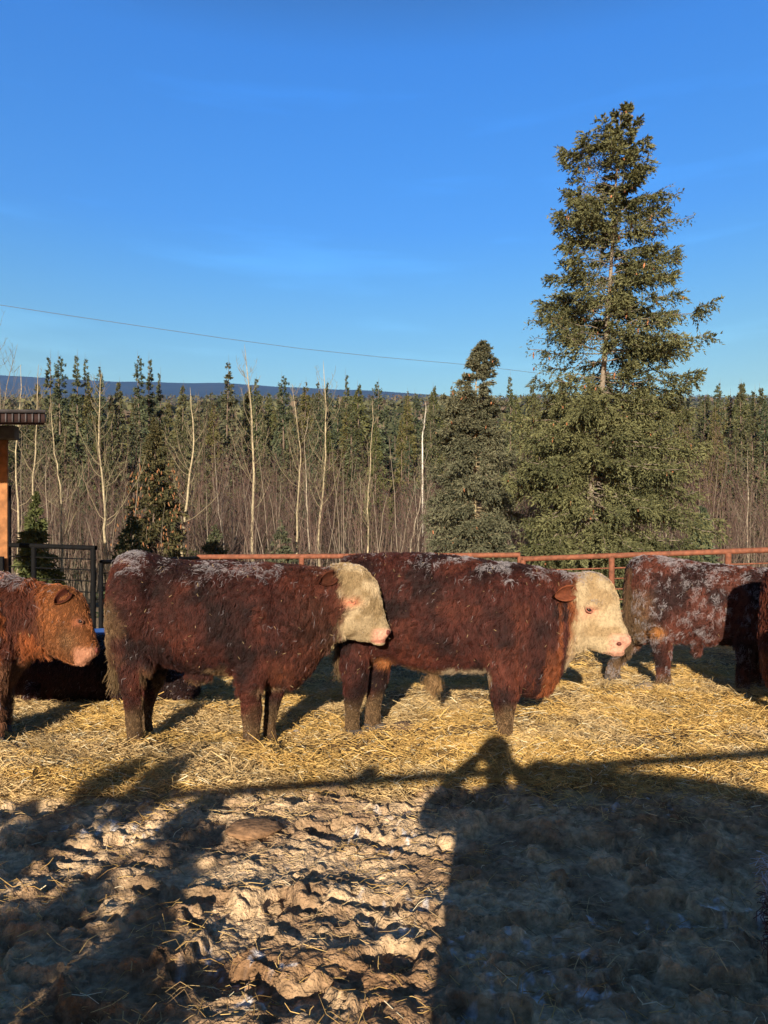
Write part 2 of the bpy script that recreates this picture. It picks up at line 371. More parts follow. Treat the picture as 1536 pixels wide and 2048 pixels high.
def cattle(label, loc, torso, head, legs, colf, extras=(), ears=(), eyes=(), nostrils=(), hairs=50000, hlen=.035, flow=(-.55, 0, -.8),
           curl=.3, frost=.5, hood=.02, flecks=60, vox=.0125, cat='bull', wid=.0012, lenf=None, hoof=True, frf=None, tail=None, tailmud=.8, lid=0):
    parts = []
    body = [ring((x, a), (x, b), wd, D) for x, a, b, wd, D in dense(torso)]
    parts.append(loft(body))
    hr = [ring((a, b), (c, d), wd, D, ex=2.1) for a, b, c, d, wd, D in dense(head)]
    parts.append(loft(hr)); TL = tail
    for lg in legs:
        parts.append(loft([ring((xb - .07 * (xb - xa), y), (xa + .07 * (xb - xa), y), wd * .93, D, ex=2) for y, xa, xb, wd, D in dense(lg)]))
    for e in extras: parts.append(ball(*e))
    v, nm, tr = remesh(parts, vox)
    v = v + nm * ((vn3(v * 14, 3) - .5) * .014 + (vn3(v * 45, 5) - .5) * .006)[:, None]
    col = colf(v, nm, 0); lum = col.mean(1, keepdims=True); col = col * np.where(lum > .12, .85, .5)  # hide colour darkened to paint the deep shade between hair strands
    bo = mesh_np('bull', v, tr, M_hide, col, smooth=True, loc=loc)
    tag(bo, label, cat, 'young red bulls in the pen')
    # coat of hair strands
    tri = v[tr]; ar = np.linalg.norm(np.cross(tri[:, 1] - tri[:, 0], tri[:, 2] - tri[:, 0]), axis=1)
    fn = norm(nm[tr].mean(1)); wt = ar * np.where(fn[:, 1] > .45, .3, 1.0); wt /= wt.sum()
    pick = rng.choice(len(tr), hairs, p=wt); r1 = np.sqrt(rng.uniform(0, 1, hairs)); r2 = rng.uniform(0, 1, hairs)
    T = tri[pick]; p = T[:, 0] * (1 - r1)[:, None] + T[:, 1] * (r1 * (1 - r2))[:, None] + T[:, 2] * (r1 * r2)[:, None]
    n = fn[pick]
    fl = np.tile(np.array(flow, float), (hairs, 1)) + 0
    fl += .8 * np.stack([vn3(p * 5, 71) - .5, vn3(p * 5, 72) - .5, vn3(p * 5, 73) - .5], 1) * 2
    cell = np.floor(p / .028 + .5 * rng.uniform(-1, 1, (hairs, 3)) * .3)
    hh = [h2(cell[:, 0] * 7 + cell[:, 2] * 131, cell[:, 1] + cell[:, 2] * 17, 80 + i) - .5 for i in range(4)]
    cv = np.stack(hh[:3], 1) * (.9 + curl * .5)
    dvec = fl + cv; dvec = dvec - n * (dvec * n).sum(1, keepdims=True); dvec = norm(dvec)
    dvec = norm(dvec + n * (.30 + .35 * rng.uniform(0, 1, hairs))[:, None])
    L = hlen * (.55 + .8 * rng.uniform(0, 1, hairs)) * (1 + hh[3] * .6)
    if lenf is not None: L = L * lenf(p)
    side = norm(np.cross(dvec, n)); sw = (h2(cell[:, 0] + 5, cell[:, 1] + cell[:, 2] * 13, 91) - .5) * 2 * curl
    q1 = p - n * .002; q2 = p + dvec * (L * .35)[:, None] + side * (L * sw * .35)[:, None]
    q3 = p + dvec * (L * .7)[:, None] - side * (L * sw * .25)[:, None] - n * (L * .08)[:, None]
    dn_ = np.array([0, 0, -1.]) * .25
    q4 = p + dvec * (L * .95)[:, None] + side * (L * sw * .4)[:, None] - n * (L * .2)[:, None] + dn_ * L[:, None]
    P = np.stack([q1, q2, q3, q4], 1)
    hc = colf(p, n, 1); lum = hc.mean(1, keepdims=True); kk_ = np.where(lum > .12, .25, 1.0)
    hc = hc * (1 + kk_ * (.85 * rng.uniform(0, 1, (hairs, 1)) - .35)) * (1 + kk_ * 0.9 * hh[0][:, None])
    hc = np.clip(hc, 0, 1)
    pc = np.repeat(hc[:, None, :], 4, 1); pc[:, 2:] *= 1.25
    # frost on the tips where the back faces the open sky
    up = np.clip(n[:, 2], 0, 1); fpr = frost * sst(.45, .95, up) * sst(.42, .62, vn3(p * 11, 77)) * (frf(p) if frf is not None else 1) + hood * sst(.5, .62, vn3(p * 23, 78)) * (n[:, 1] < .5)
    fz = (rng.uniform(0, 1, hairs) < fpr)
    pc[fz, 1:] = pc[fz, 1:] * .35 + np.array([.36, .34, .37]) * .65
    cu = bpy.data.hair_curves.new('coat'); cu.add_curves([4] * hairs)
    cu.attributes['position'].data.foreach_set('vector', (P - np.array(loc)).astype(np.float32).ravel())
    rad = cu.attributes.get('radius') or cu.attributes.new('radius', 'FLOAT', 'POINT')
    rr = np.tile(np.array([wid, wid, wid * .8, wid * .3], np.float32), hairs); rad.data.foreach_set('value', rr)
    ca = cu.attributes.new('Col', 'FLOAT_COLOR', 'POINT'); cc = np.ones((hairs * 4, 4), np.float32); cc[:, :3] = np.clip(pc, 0, 1).reshape(-1, 3)
    ca.data.foreach_set('color', cc.ravel()); cu.materials.append(M_hair)
    co = bpy.data.objects.new('coat', cu); COL.objects.link(co); co.parent = bo
    def surf(x, z, rad=.013):
        m = (np.abs(v[:, 0] - x) < rad) & (np.abs(v[:, 2] - z) < rad)
        return v[m, 1].min() if m.any() else loc[1]
    for (bx, by_, tx_, ty_, De, wd, dep, cin) in ears:
        b0 = W(bx, by_, De); b0[1] = surf(b0[0], b0[2]) - .03; t0 = W(tx_, ty_, De); t0[1] = min(b0[1], surf(t0[0], t0[2])) - dep * .6
        d = t0 - b0; Lr = np.linalg.norm(d); d = d / Lr; nn = np.array([0, -1., 0]) - d * (-d[1]); nn = nn / np.linalg.norm(nn); sd2 = np.cross(d, nn)
        U = np.linspace(0, 1, 12); Vv = np.linspace(-1, 1, 9); lay = []; lc = []
        for k_, off in ((0, 0.), (1, -.008)):
            g_ = []
            for u_ in U:
                ww = wd * (math.sin(math.pi * min(1, .16 + .84 * u_)) ** .6 * (1 - .25 * u_) + .02)
                for w_ in Vv:
                    g_.append(b0 + d * Lr * u_ + sd2 * ww * w_ + nn * (.75 * wd * (w_ * w_ - .75) + off)); 
                    rim = max(abs(w_) ** 6, u_ ** 10)
                    lc.append(np.array(cin) * (1 - rim) + np.array(cin) * 1.5 * rim if k_ == 0 else np.array(colf(b0[None], nn[None], 0)[0]))
            lay.append(np.array(g_))
        fq = []
        for k_ in (0, 1):
            for i in range(11):
                for j in range(8):
                    q0 = k_ * 108 + i * 9 + j; fq.append((q0, q0 + 1, q0 + 10, q0 + 9))
        per_ = [i * 9 for i in range(12)] + [99 + j for j in range(1, 9)] + [i * 9 + 8 for i in range(10, -1, -1)] + [j for j in range(7, 0, -1)]
        for i in range(len(per_)):
            a0, a1 = per_[i], per_[(i + 1) % len(per_)]; fq.append((a0, a1, a1 + 108, a0 + 108))
        mesh_np('ear', np.concatenate(lay), np.array(fq), M_hide, np.array(lc), parent=bo, smooth=True, loc=loc)
    if tail is not None:
        TP = np.array([W(a_, b_, D__) for a_, b_, D__ in tail]); k_ = len(TP)
        Vt, Ft, _ = tubes(TP[None], np.linspace(.026, .016, k_)[None], 8)
        mesh_np('tail', Vt, Ft, M_hide, colf(Vt, Vt * 0, 0) * .8, parent=bo, smooth=True, loc=loc)
        nt_ = 2600; tt = rng.uniform(.1, 1, nt_) ** .8 * (k_ - 1); i_ = np.minimum(tt.astype(int), k_ - 2); f_ = (tt - i_)[:, None]
        q0 = TP[i_] * (1 - f_) + TP[i_ + 1] * f_ + rng.normal(0, .012, (nt_, 3)); ln_ = rng.uniform(.04, .11, nt_)[:, None] * (.5 + tt[:, None] / (k_ - 1))
        dd = norm(np.array([[0, 0, -1.]]) + rng.normal(0, .22, (nt_, 3)))
        Vt, Ft, Ct = tubes(np.stack([q0, q0 + dd * ln_ * .5, q0 + dd * ln_ + rng.normal(0, .008, (nt_, 3))], 1), np.full((nt_, 3), .0012), 3, np.clip(mix(colf(q0, q0 * 0, 1), (.26, .17, .08), tailmud * rng.uniform(.3, 1, nt_)), 0, 1))
        mesh_np('tail_hair', Vt, Ft, M_hair, Ct, parent=bo, loc=loc)
    eyes = [((e[0], surf(e[0], e[2]) + r * .25, e[2]), r) for e, r in eyes]
    nostrils = [((e[0], surf(e[0], e[2], .01) + .004, e[2]), r) for e, r in nostrils]
    for (e, r) in eyes:
        V, f = ball(np.array(e), (r * .9, r * .6, r * .75)); mesh_np('eye', V, f, M_eye, parent=bo, smooth=True, loc=loc)
        th = np.linspace(0, 2 * math.pi, 17)
        P = np.array(e) + np.stack([np.cos(th) * r * 1.25, np.full(17, -r * .28), np.sin(th) * r * .85 + np.cos(th) * -r * .35], 1)
        V, Fq, _ = tubes(P[None], np.full((1, 17), r * .28), 6); mesh_np('eyelid', V, Fq, M_lid if lid else M_skin_pink, parent=bo, smooth=True, loc=loc)
    for (e, r) in nostrils:
        V, f = ball(np.array(e), r); mesh_np('nostril', V, f, M_dark, parent=bo, smooth=True, loc=loc)
    if hoof:
        for lg in legs:
            y, xa, xb, wd, D = lg[-1]
            for sgn in (-1, 1):
                V, f = loft([ring((xb + 9, y + 4), (xa + 1, y + 4), wd * .56, D + sgn * wd * .55, ex=2.2), ring((xb + 3, y - 15), (xa + 2, y - 15), wd * .46, D + sgn * wd * .42, ex=2.2)])
                mesh_np('hoof', V, f, M_hoof, parent=bo, loc=loc)
    # loose bits of straw caught in the coat
    k = rng.choice(hairs, flecks); pp = p[k] + n[k] * (.6 * hlen)
    dr = norm(rng.normal(size=(flecks, 3)) * [1, .3, 1]); ll = rng.uniform(.006, .028, flecks)[:, None]
    PP = np.stack([pp - dr * ll / 2, pp, pp + dr * ll / 2], 1)
    FLECKS.append(tubes(PP, np.full((flecks, 3), .0011), 3, mix((.25, .17, .08), (.6, .46, .25), rng.uniform(0, 1, flecks))))
    return bo
def side_px(v):
    return 768 + v[:, 0] / v[:, 1] * F, HZ + (CH - v[:, 2]) / v[:, 1] * F
def local_px(v, D):
    """side-view pattern coordinates: straight side projection at depth D, the same on both flanks"""
    return 768 + v[:, 0] / D * F, HZ + (CH - v[:, 2]) / D * F
DARK = (.085, .020, .011); RED = (.17, .045, .016); CREAM = (.44, .335, .205); MUD = (.13, .082, .042); PINK = (.60, .31, .22)
def coat_noise(v, a, b, s, f=4):
    return mix(a, b, sst(.35, .62, vn3(v * f, s)))

# ---- first white-faced bull
def col1(v, nm, h):
    x, y = local_px(v, 5.17)
    c = coat_noise(v, (.017, .006, .0055), (.043, .0118, .0085), 101, 7)
    c = mix(c, (.075, .024, .012), sst(560, 640, x) * .5); c = mix(c, (.070, .0185, .011), sst(.55, .66, vn3(v * 6, 109)) * .8)
    n = vn3(v * 9, 103)
    c = mix(c, MUD, np.clip(sst(285, 245, x + 50 * (n - .5) + .12 * (y - 1200)) * sst(1175, 1225, y) * 1.1 + sst(1390, 1440, y + 50 * (n - .5)) * .8 + sst(1310, 1345, y) * sst(.4, .55, n) * (x > 300) * (x < 470) * .8, 0, .9))
    c = mix(c, (.24, .16, .09), np.exp(-(((x - 546) / 18) ** 2 + ((y - 1372) / 8) ** 2)) * .9)
    c = mix(c, (.11, .035, .016), np.exp(-(((x - 575) / 25) ** 2 + ((y - 1335) / 25) ** 2)) * .7)
    c = mix(c, (.12, .085, .055), sst(640, 700, x) * sst(1230, 1285, y) * .7)
    edge = np.interp(y, [1110, 1150, 1185, 1215, 1250, 1300], [676, 676, 690, 700, 688, 665]) + 30 * (n - .5) + 14 * (vn3(v * 40, 5) - .5)
    f = sst(-8, 9, x - edge)
    c = mix(c, mix((.27, .19, .10), CREAM, sst(.35, .6, vn3(v * 16, 104))), f)
    c = mix(c, (.27, .2, .115), f * sst(.45, .65, vn3(v * 7, 105)) * (y > 1235) * .6)
    c = mix(c, PINK, sst(738, 758, x + 8 * (n - .5)) * sst(1252, 1262, y) * (y < 1286))
    c = mix(c, (.62, .22, .12), np.exp(-(((x - 708) / 15) ** 2 + ((y - 1201) / 8) ** 2)) * .9)
    c = mix(c, (.30, .10, .07), sst(4.5, 1.5, np.abs(y - (1281 + (x - 750) * .05))) * (x > 742) * (x < 775) * .7)
    return c
l1 = lambda p: np.where(local_px(p, 5.17)[0] > 690, np.where(local_px(p, 5.17)[1] > 1225, np.where((local_px(p, 5.17)[0] > 738) & (local_px(p, 5.17)[1] > 1252), .07, .2), .7), 1.0) * np.where(local_px(p, 5.17)[1] > 1370, .3, 1)
Dn = 5.17
head1 = [(650, 1138, 650, 1300, .17, Dn), (685, 1126, 668, 1281, .14, Dn), (726, 1134, 690, 1276, .13, Dn), (751, 1164, 703, 1278, .12, Dn), (760, 1192, 716, 1282, .10, Dn),
         (764, 1216, 730, 1284, .075, Dn), (771, 1238, 744, 1284, .062, Dn), (779, 1254, 756, 1284, .068, Dn), (781, 1268, 766, 1280, .045, Dn)]
cattle('dark red white faced bull standing on straw with its muzzle over the other bull', (W(400, 1120, 5.17)[0], 5.17, 0),
       [(230, 1190, 1280, .10, Dn), (234, 1135, 1330, .20, Dn), (247, 1111, 1345, .24, Dn), (270, 1104, 1346, .27, Dn), (300, 1109, 1338, .275, Dn), (340, 1119, 1331, .265, Dn), (390, 1124, 1340, .32, Dn),
        (440, 1124, 1344, .33, Dn), (490, 1126, 1350, .31, Dn), (540, 1128, 1364, .29, Dn), (580, 1130, 1376, .27, Dn), (605, 1133, 1362, .24, Dn), (624, 1135, 1338, .21, Dn), (642, 1137, 1312, .18, Dn), (660, 1138, 1296, .15, Dn)],
       head1,
       [[(1210, 228, 330, .10, 5.06), (1270, 228, 322, .12, 5.03), (1320, 231, 306, .11, 5.02), (1360, 238, 292, .08, 5.0), (1400, 245, 288, .062, 5.0), (1440, 249, 287, .055, 5.0), (1475, 252, 286, .055, 5.0), (1508, 249, 296, .065, 5.0)],
        [(1240, 250, 350, .10, 5.28), (1300, 285, 345, .1, 5.3), (1340, 292, 334, .08, 5.32), (1380, 288, 322, .06, 5.32), (1420, 283, 306, .05, 5.32), (1455, 283, 306, .05, 5.32), (1486, 281, 310, .06, 5.32)],
        [(1230, 455, 560, .08, 5.02), (1300, 462, 560, .09, 4.99), (1350, 468, 540, .085, 4.98), (1390, 474, 526, .07, 4.98), (1430, 480, 526, .062, 4.98), (1465, 484, 521, .052, 4.98), (1508, 481, 526, .062, 4.98)],
        [(1290, 500, 590, .08, 5.26), (1350, 524, 578, .08, 5.22), (1390, 528, 568, .065, 5.2), (1425, 527, 557, .055, 5.18), (1460, 525, 554, .05, 5.18), (1497, 523, 560, .06, 5.18)]],
       col1,
       extras=[((W(520, 1230, 5.17)[0], 4.96, W(520, 1230, 5.17)[2]), (.19, .10, .30)), ((W(285, 1205, 5.17)[0], 4.97, W(285, 1205, 5.17)[2]), (.18, .12, .26)), ((W(292, 1325, 5.0)[0], 5.0, W(292, 1325, 5.0)[2]), (.07, .08, .08)),
               ((W(400, 1350, 5.17)[0], 5.17, W(400, 1350, 5.17)[2]), (.10, .05, .05)), ((W(757, 1284, Dn)[0], 5.17, W(757, 1285, Dn)[2]), (.052, .055, .022)), ((W(770, 1262, Dn)[0], 5.17, W(770, 1262, Dn)[2]), (.045, .078, .042)), ((W(700, 1248, Dn)[0], 5.10, W(700, 1248, Dn)[2]), (.08, .06, .085)),
               ((W(707, 1192, Dn)[0], 5.07, W(707, 1192, Dn)[2]), (.05, .045, .028))],
       ears=[(672, 1150, 641, 1166, 5.05, .055, .08, (.05, .016, .009))],
       eyes=[((W(706, 1201, Dn)[0], 5.052, W(706, 1201, Dn)[2]), .02)],
       nostrils=[((W(776, 1263, Dn)[0], 5.118, W(776, 1263, Dn)[2]), (.014, .012, .018))],
       tail=[(240, 1120, 5.14), (230, 1150, 5.1), (226, 1200, 5.08), (226, 1260, 5.08), (230, 1320, 5.08), (234, 1352, 5.08)], hairs=80000, hlen=.042, curl=.6, frost=1.0, hood=.012, flecks=150, lenf=l1, frf=lambda p: .25 + .75 * sst(340, 300, local_px(p, 5.17)[0]) + .3 * sst(400, 430, local_px(p, 5.17)[0]) * sst(600, 560, local_px(p, 5.17)[0]))

# ---- second white-faced bull
def col2(v, nm, h):
    x, y = local_px(v, 5.4)
    c = coat_noise(v, (.017, .006, .0055), (.045, .0118, .0085), 111, 7)
    n = vn3(v * 9, 113)
    c = mix(c, (.070, .0185, .011), sst(.55, .68, vn3(v * 6, 119)) * .8)
    c = mix(c, (.15, .042, .014), sst(1010, 1060, x) * sst(1150, 1200, y) * sst(.42, .58, vn(v[:, 0] * 22, v[:, 2] * 2, 8)) * .9)
    c = mix(c, (.16, .05, .016), sst(1115, 1140, x) * .7)
    c = mix(c, (.03, .008, .006), np.exp(-(((x - 1060) / 35) ** 2 + ((y - 1300) / 35) ** 2)) * .8)
    c = mix(c, MUD, np.clip(sst(1385, 1430, y + 50 * (n - .5)) * .85 + sst(1325, 1345, y) * (x > 800) * (x < 975) * .7, 0, .9))
    c = mix(c, (.36, .28, .19), sst(1325, 1335, y) * (x > 890) * (x < 972) * (y < 1352) * .7)
    c = mix(c, (.17, .10, .045), sst(1342, 1362, y) * (x > 845) * (x < 890))
    x, y = local_px(v, 5.14)
    edge = np.interp(y, [1120, 1150, 1200, 1260, 1320], [1166, 1160, 1150, 1147, 1138]) + 18 * (n - .5) + 12 * (vn3(v * 40, 5) - .5)
    f = sst(-7, 7, x - edge)
    c = mix(c, mix((.33, .23, .125), CREAM, sst(.36, .6, vn3(v * 12, 114))), f)
    c = mix(c, (.20, .15, .11), f * (y > 1305) * (x < 1200) * .6)
    c = mix(c, PINK, sst(1208, 1226, x + 8 * (n - .5)) * sst(1262, 1274, y))
    c = mix(c, (.7, .3, .2), np.exp(-(((x - 1178) / 13) ** 2 + ((y - 1222) / 9) ** 2)) * .8)
    c = mix(c, (.26, .14, .09), sst(3.6, 1.5, np.abs(y - (1306 - (x - 1240) * .02))) * (x > 1205) * .7)
    x, y = local_px(v, 5.5)
    c = mix(c, (.4, .15, .05), np.exp(-(((x - 770) / 16) ** 2 + ((y - 1322) / 10) ** 2)))
    return c
l2 = lambda p: np.where(local_px(p, 5.4)[0] > 1155, np.where(local_px(p, 5.4)[1] > 1200, np.where((local_px(p, 5.14)[0] > 1228) & (local_px(p, 5.14)[1] > 1266), .06, .17), .45), 1 + 1.0 * ((np.abs(local_px(p, 5.4)[0] - 870) < 22) & (local_px(p, 5.4)[1] > 1350))) * np.where(local_px(p, 5.4)[1] > 1380, .3, 1)
head2 = [(1118, 1146, 1118, 1350, .2, 5.33), (1152, 1147, 1142, 1302, .16, 5.28), (1188, 1143, 1160, 1297, .15, 5.25), (1217, 1160, 1174, 1298, .135, 5.22), (1234, 1192, 1190, 1303, .11, 5.2), (1240, 1220, 1205, 1307, .085, 5.18),
         (1246, 1243, 1218, 1309, .07, 5.16), (1254, 1264, 1231, 1309, .072, 5.14), (1257, 1284, 1243, 1304, .05, 5.13)]
E2 = W(1178, 1220, 5.08)
cattle('dark red bull with broad cream face standing in the middle of the straw', (W(900, 1120, 5.5)[0], 5.5, 0),
       [(679, 1170, 1280, .10, 5.62), (686, 1125, 1318, .2, 5.62), (702, 1112, 1324, .25, 5.62), (740, 1109, 1320, .27, 5.6), (790, 1108, 1322, .29, 5.58), (840, 1108, 1338, .32, 5.55), (890, 1111, 1342, .33, 5.5),
        (940, 1117, 1340, .32, 5.46), (985, 1124, 1348, .31, 5.42), (1020, 1128, 1374, .3, 5.4), (1055, 1132, 1394, .28, 5.37), (1085, 1136, 1392, .26, 5.35), (1106, 1141, 1366, .23, 5.33), (1122, 1144, 1338, .2, 5.31), (1140, 1146, 1316, .17, 5.28)],
       head2,
       [[(1230, 682, 770, .1, 5.5), (1300, 680, 745, .11, 5.46), (1335, 680, 740, .09, 5.45), (1375, 685, 736, .07, 5.45), (1415, 687, 724, .058, 5.45), (1445, 688, 721, .055, 5.45), (1474, 684, 726, .065, 5.45)],
        [(1240, 700, 790, .1, 5.68), (1310, 735, 786, .09, 5.66), (1350, 736, 778, .075, 5.64), (1400, 731, 766, .06, 5.62), (1430, 728, 763, .055, 5.62), (1462, 726, 768, .062, 5.62)],
        [(1240, 960, 1070, .08, 5.24), (1310, 966, 1062, .1, 5.2), (1360, 974, 1050, .09, 5.2), (1395, 980, 1040, .072, 5.2), (1430, 988, 1032, .06, 5.19), (1460, 993, 1027, .053, 5.18), (1492, 992, 1029, .062, 5.18)],
        [(1310, 985, 1050, .08, 5.55), (1380, 988, 1036, .07, 5.54), (1420, 992, 1030, .06, 5.54), (1466, 992, 1030, .06, 5.54)]],
       col2,
       extras=[((W(1020, 1230, 5.4)[0], 5.18, W(1020, 1240, 5.4)[2]), (.22, .09, .32)), ((W(735, 1210, 5.6)[0], 5.40, W(735, 1210, 5.6)[2]), (.2, .09, .28)),
               ((W(868, 1360, 5.5)[0], 5.5, W(868, 1360, 5.5)[2]), (.042, .025, .07)), ((W(871, 1376, 5.5)[0], 5.5, W(871, 1376, 5.5)[2]), (.018, .014, .09)), ((W(770, 1318, 5.56)[0], 5.56, W(770, 1318, 5.56)[2]), (.05, .05, .06)),
               ((W(1234, 1304, 5.14)[0], 5.14, W(1234, 1306, 5.14)[2]), (.06, .055, .026)), ((W(1247, 1284, 5.12)[0], 5.12, W(1247, 1280, 5.12)[2]), (.05, .085, .055)), ((W(1178, 1208, 5.2)[0], 5.10, W(1178, 1208, 5.2)[2]), (.06, .05, .035))],
       ears=[(1146, 1182, 1102, 1192, 5.15, .062, .09, (.13, .04, .02))],
       eyes=[((E2[0], 5.075, E2[2]), .019)],
       nostrils=[((W(1240, 1288, 5.07)[0], 5.065, W(1240, 1288, 5.07)[2]), (.02, .014, .014))],
       tail=[(690, 1125, 5.6), (680, 1160, 5.55), (677, 1230, 5.52), (680, 1330, 5.52)], hairs=84000, hlen=.042, curl=.6, frost=.9, hood=.012, flecks=170, lenf=l2, frf=lambda p: sst(800, 900, local_px(p, 5.4)[0]) * .85 + .15)

# ---- frosted curly bull at the right
def col3(v, nm, h):
    x, y = local_px(v, 7.3); n = vn3(v * 8, 123)
    c = coat_noise(v, (.025, .009, .008), (.085, .026, .017), 121, 6)
    c = mix(c, MUD, np.clip(sst(1310, 1345, x + 60 * (n - .5)) * 0 + sst(1320, 1280, x) * sst(1160, 1200, y) * .6 + sst(1335, 1365, y) * .8, 0, .85))
    c = mix(c, (.4, .17, .05), np.exp(-(((x - 1314) / 14) ** 2 + ((y - 1262) / 10) ** 2)))
    return c
cattle('dark red bull with frosted curly coat standing beside the brown pipe fence', (W(1400, 1120, 7.3)[0], 7.3, 0),
       [(1256, 1160, 1250, .10, 7.55), (1262, 1126, 1276, .2, 7.55), (1277, 1115, 1284, .25, 7.53), (1310, 1112, 1282, .28, 7.5), (1350, 1118, 1284, .31, 7.45), (1400, 1126, 1288, .33, 7.4), (1450, 1131, 1287, .32, 7.3), (1490, 1135, 1296, .3, 7.2),
        (1530, 1138, 1302, .28, 7.15), (1570, 1142, 1298, .24, 7.1), (1600, 1147, 1270, .2, 7.05)],
       [(1590, 1146, 1590, 1275, .2, 7.05), (1625, 1145, 1615, 1255, .16, 7.0), (1655, 1160, 1635, 1255, .14, 6.95), (1675, 1205, 1650, 1262, .09, 6.9), (1690, 1240, 1672, 1265, .08, 6.88), (1694, 1252, 1682, 1264, .05, 6.88)],
       [[(1220, 1275, 1350, .12, 7.4), (1265, 1290, 1350, .11, 7.38), (1290, 1303, 1346, .09, 7.36), (1320, 1309, 1342, .065, 7.35), (1350, 1313, 1340, .057, 7.35), (1383, 1312, 1348, .07, 7.35)],
        [(1230, 1258, 1310, .11, 7.66), (1275, 1252, 1295, .1, 7.7), (1300, 1236, 1270, .07, 7.72), (1330, 1216, 1243, .058, 7.74), (1364, 1207, 1238, .066, 7.74)],
        [(1240, 1460, 1535, .1, 7.02), (1290, 1470, 1512, .08, 6.98), (1320, 1474, 1503, .062, 6.96), (1355, 1475, 1498, .053, 6.95), (1397, 1473, 1500, .062, 6.95)],
        [(1270, 1492, 1540, .09, 7.3), (1320, 1500, 1530, .062, 7.3), (1382, 1500, 1526, .06, 7.3)]],
       col3,
       extras=[((W(1395, 1296, 7.38)[0], 7.38, W(1395, 1296, 7.38)[2]), (.05, .04, .09)), ((W(1314, 1262, 7.2)[0], 7.24, W(1314, 1262, 7.2)[2]), (.06, .04, .045))],
       tail=[(1266, 1125, 7.5), (1256, 1150, 7.45), (1253, 1210, 7.42), (1256, 1290, 7.42)], tailmud=.4, hairs=50000, hlen=.045, curl=1.1, frost=.8, hood=.42, flecks=110, wid=.0016, vox=.016)

# ---- orange-brown bull at the left edge
def col4(v, nm, h):
    x, y = local_px(v, 5.35); n = vn3(v * 8, 133)
    c = mix((.065, .018, .010), (.24, .07, .022), sst(.38, .60, vn(v[:, 0] * 16 + v[:, 2] * 4, v[:, 2] * 3, 7)))
    c = mix(c, (.20, .075, .026), sst(85, 120, x) * .8)
    c = mix(c, (.09, .055, .035), sst(1290, 1330, y + 30 * (n - .5)) * (x < 120) * .7)
    x, y = local_px(v, 5.2)
    c = mix(c, (.16, .085, .04), np.exp(-(((x - 140) / 22) ** 2 + ((y - 1280) / 22) ** 2)) * .8)
    c = mix(c, (.42, .20, .12), sst(147, 160, x + 6 * (n - .5)) * sst(1288, 1300, y))
    c = mix(c, (.34, .12, .06), np.exp(-(((x - 160) / 12) ** 2 + ((y - 1243) / 9) ** 2)) * .9)
    return c
l4 = lambda p: np.where(local_px(p, 5.35)[0] > 110, .4, 1.25)
E4 = W(160, 1243, 5.25)
cattle('orange brown bull with its head lowered beside the dark steel panel', (W(-150, 1120, 5.35)[0], 5.35, 0),
       [(-425, 1190, 1290, .10, 5.35), (-415, 1135, 1330, .2, 5.35), (-380, 1115, 1345, .25, 5.35), (-300, 1118, 1345, .29, 5.35), (-190, 1126, 1354, .32, 5.35), (-100, 1134, 1366, .31, 5.35), (-45, 1140, 1384, .28, 5.35), (-8, 1147, 1386, .24, 5.35),
        (18, 1152, 1366, .21, 5.35), (42, 1158, 1336, .18, 5.35), (65, 1163, 1315, .16, 5.34)],
       [(50, 1160, 52, 1328, .17, 5.35), (92, 1169, 76, 1308, .145, 5.33), (134, 1172, 100, 1308, .14, 5.3), (160, 1186, 118, 1315, .125, 5.28), (174, 1212, 133, 1323, .10, 5.26), (182, 1245, 146, 1328, .08, 5.24), (190, 1274, 156, 1330, .075, 5.22),
        (196, 1293, 166, 1327, .075, 5.2), (197, 1304, 180, 1320, .05, 5.2)],
       [[(1260, -70, 40, .08, 5.2), (1340, -62, 22, .09, 5.18), (1390, -48, 8, .07, 5.18), (1440, -42, 4, .058, 5.18), (1490, -42, 4, .062, 5.18)],
        [(1320, -30, 40, .08, 5.5), (1390, -20, 26, .065, 5.5), (1466, -18, 18, .06, 5.5)],
        [(1250, -420, -310, .12, 5.2), (1340, -410, -345, .1, 5.2), (1400, -405, -362, .06, 5.2), (1490, -402, -355, .062, 5.2)],
        [(1250, -400, -300, .12, 5.5), (1340, -385, -325, .1, 5.5), (1466, -375, -335, .062, 5.5)]],
       col4,
       extras=[((E4[0], 5.20, W(160, 1234, 5.25)[2]), (.045, .035, .03)), ((W(-20, 1250, 5.35)[0], 5.14, W(-20, 1250, 5.35)[2]), (.2, .09, .3)), ((W(165, 1318, 5.2)[0], 5.2, W(165, 1322, 5.2)[2]), (.05, .055, .025))],
       ears=[(138, 1182, 117, 1206, 5.2, .05, .07, (.05, .014, .008))],
       eyes=[((W(160, 1243, 5.17)[0], 5.17, W(160, 1243, 5.17)[2]), .019)],
       nostrils=[((W(189, 1302, 5.13)[0], 5.13, W(189, 1302, 5.13)[2]), (.012, .012, .022))],
       lid=1, hairs=60000, hlen=.05, frost=.6, hood=.02, flecks=40, curl=.5, flow=(-.3, 0, -1), lenf=l4, frf=lambda p: sst(150, 110, local_px(p, 5.35)[0]))

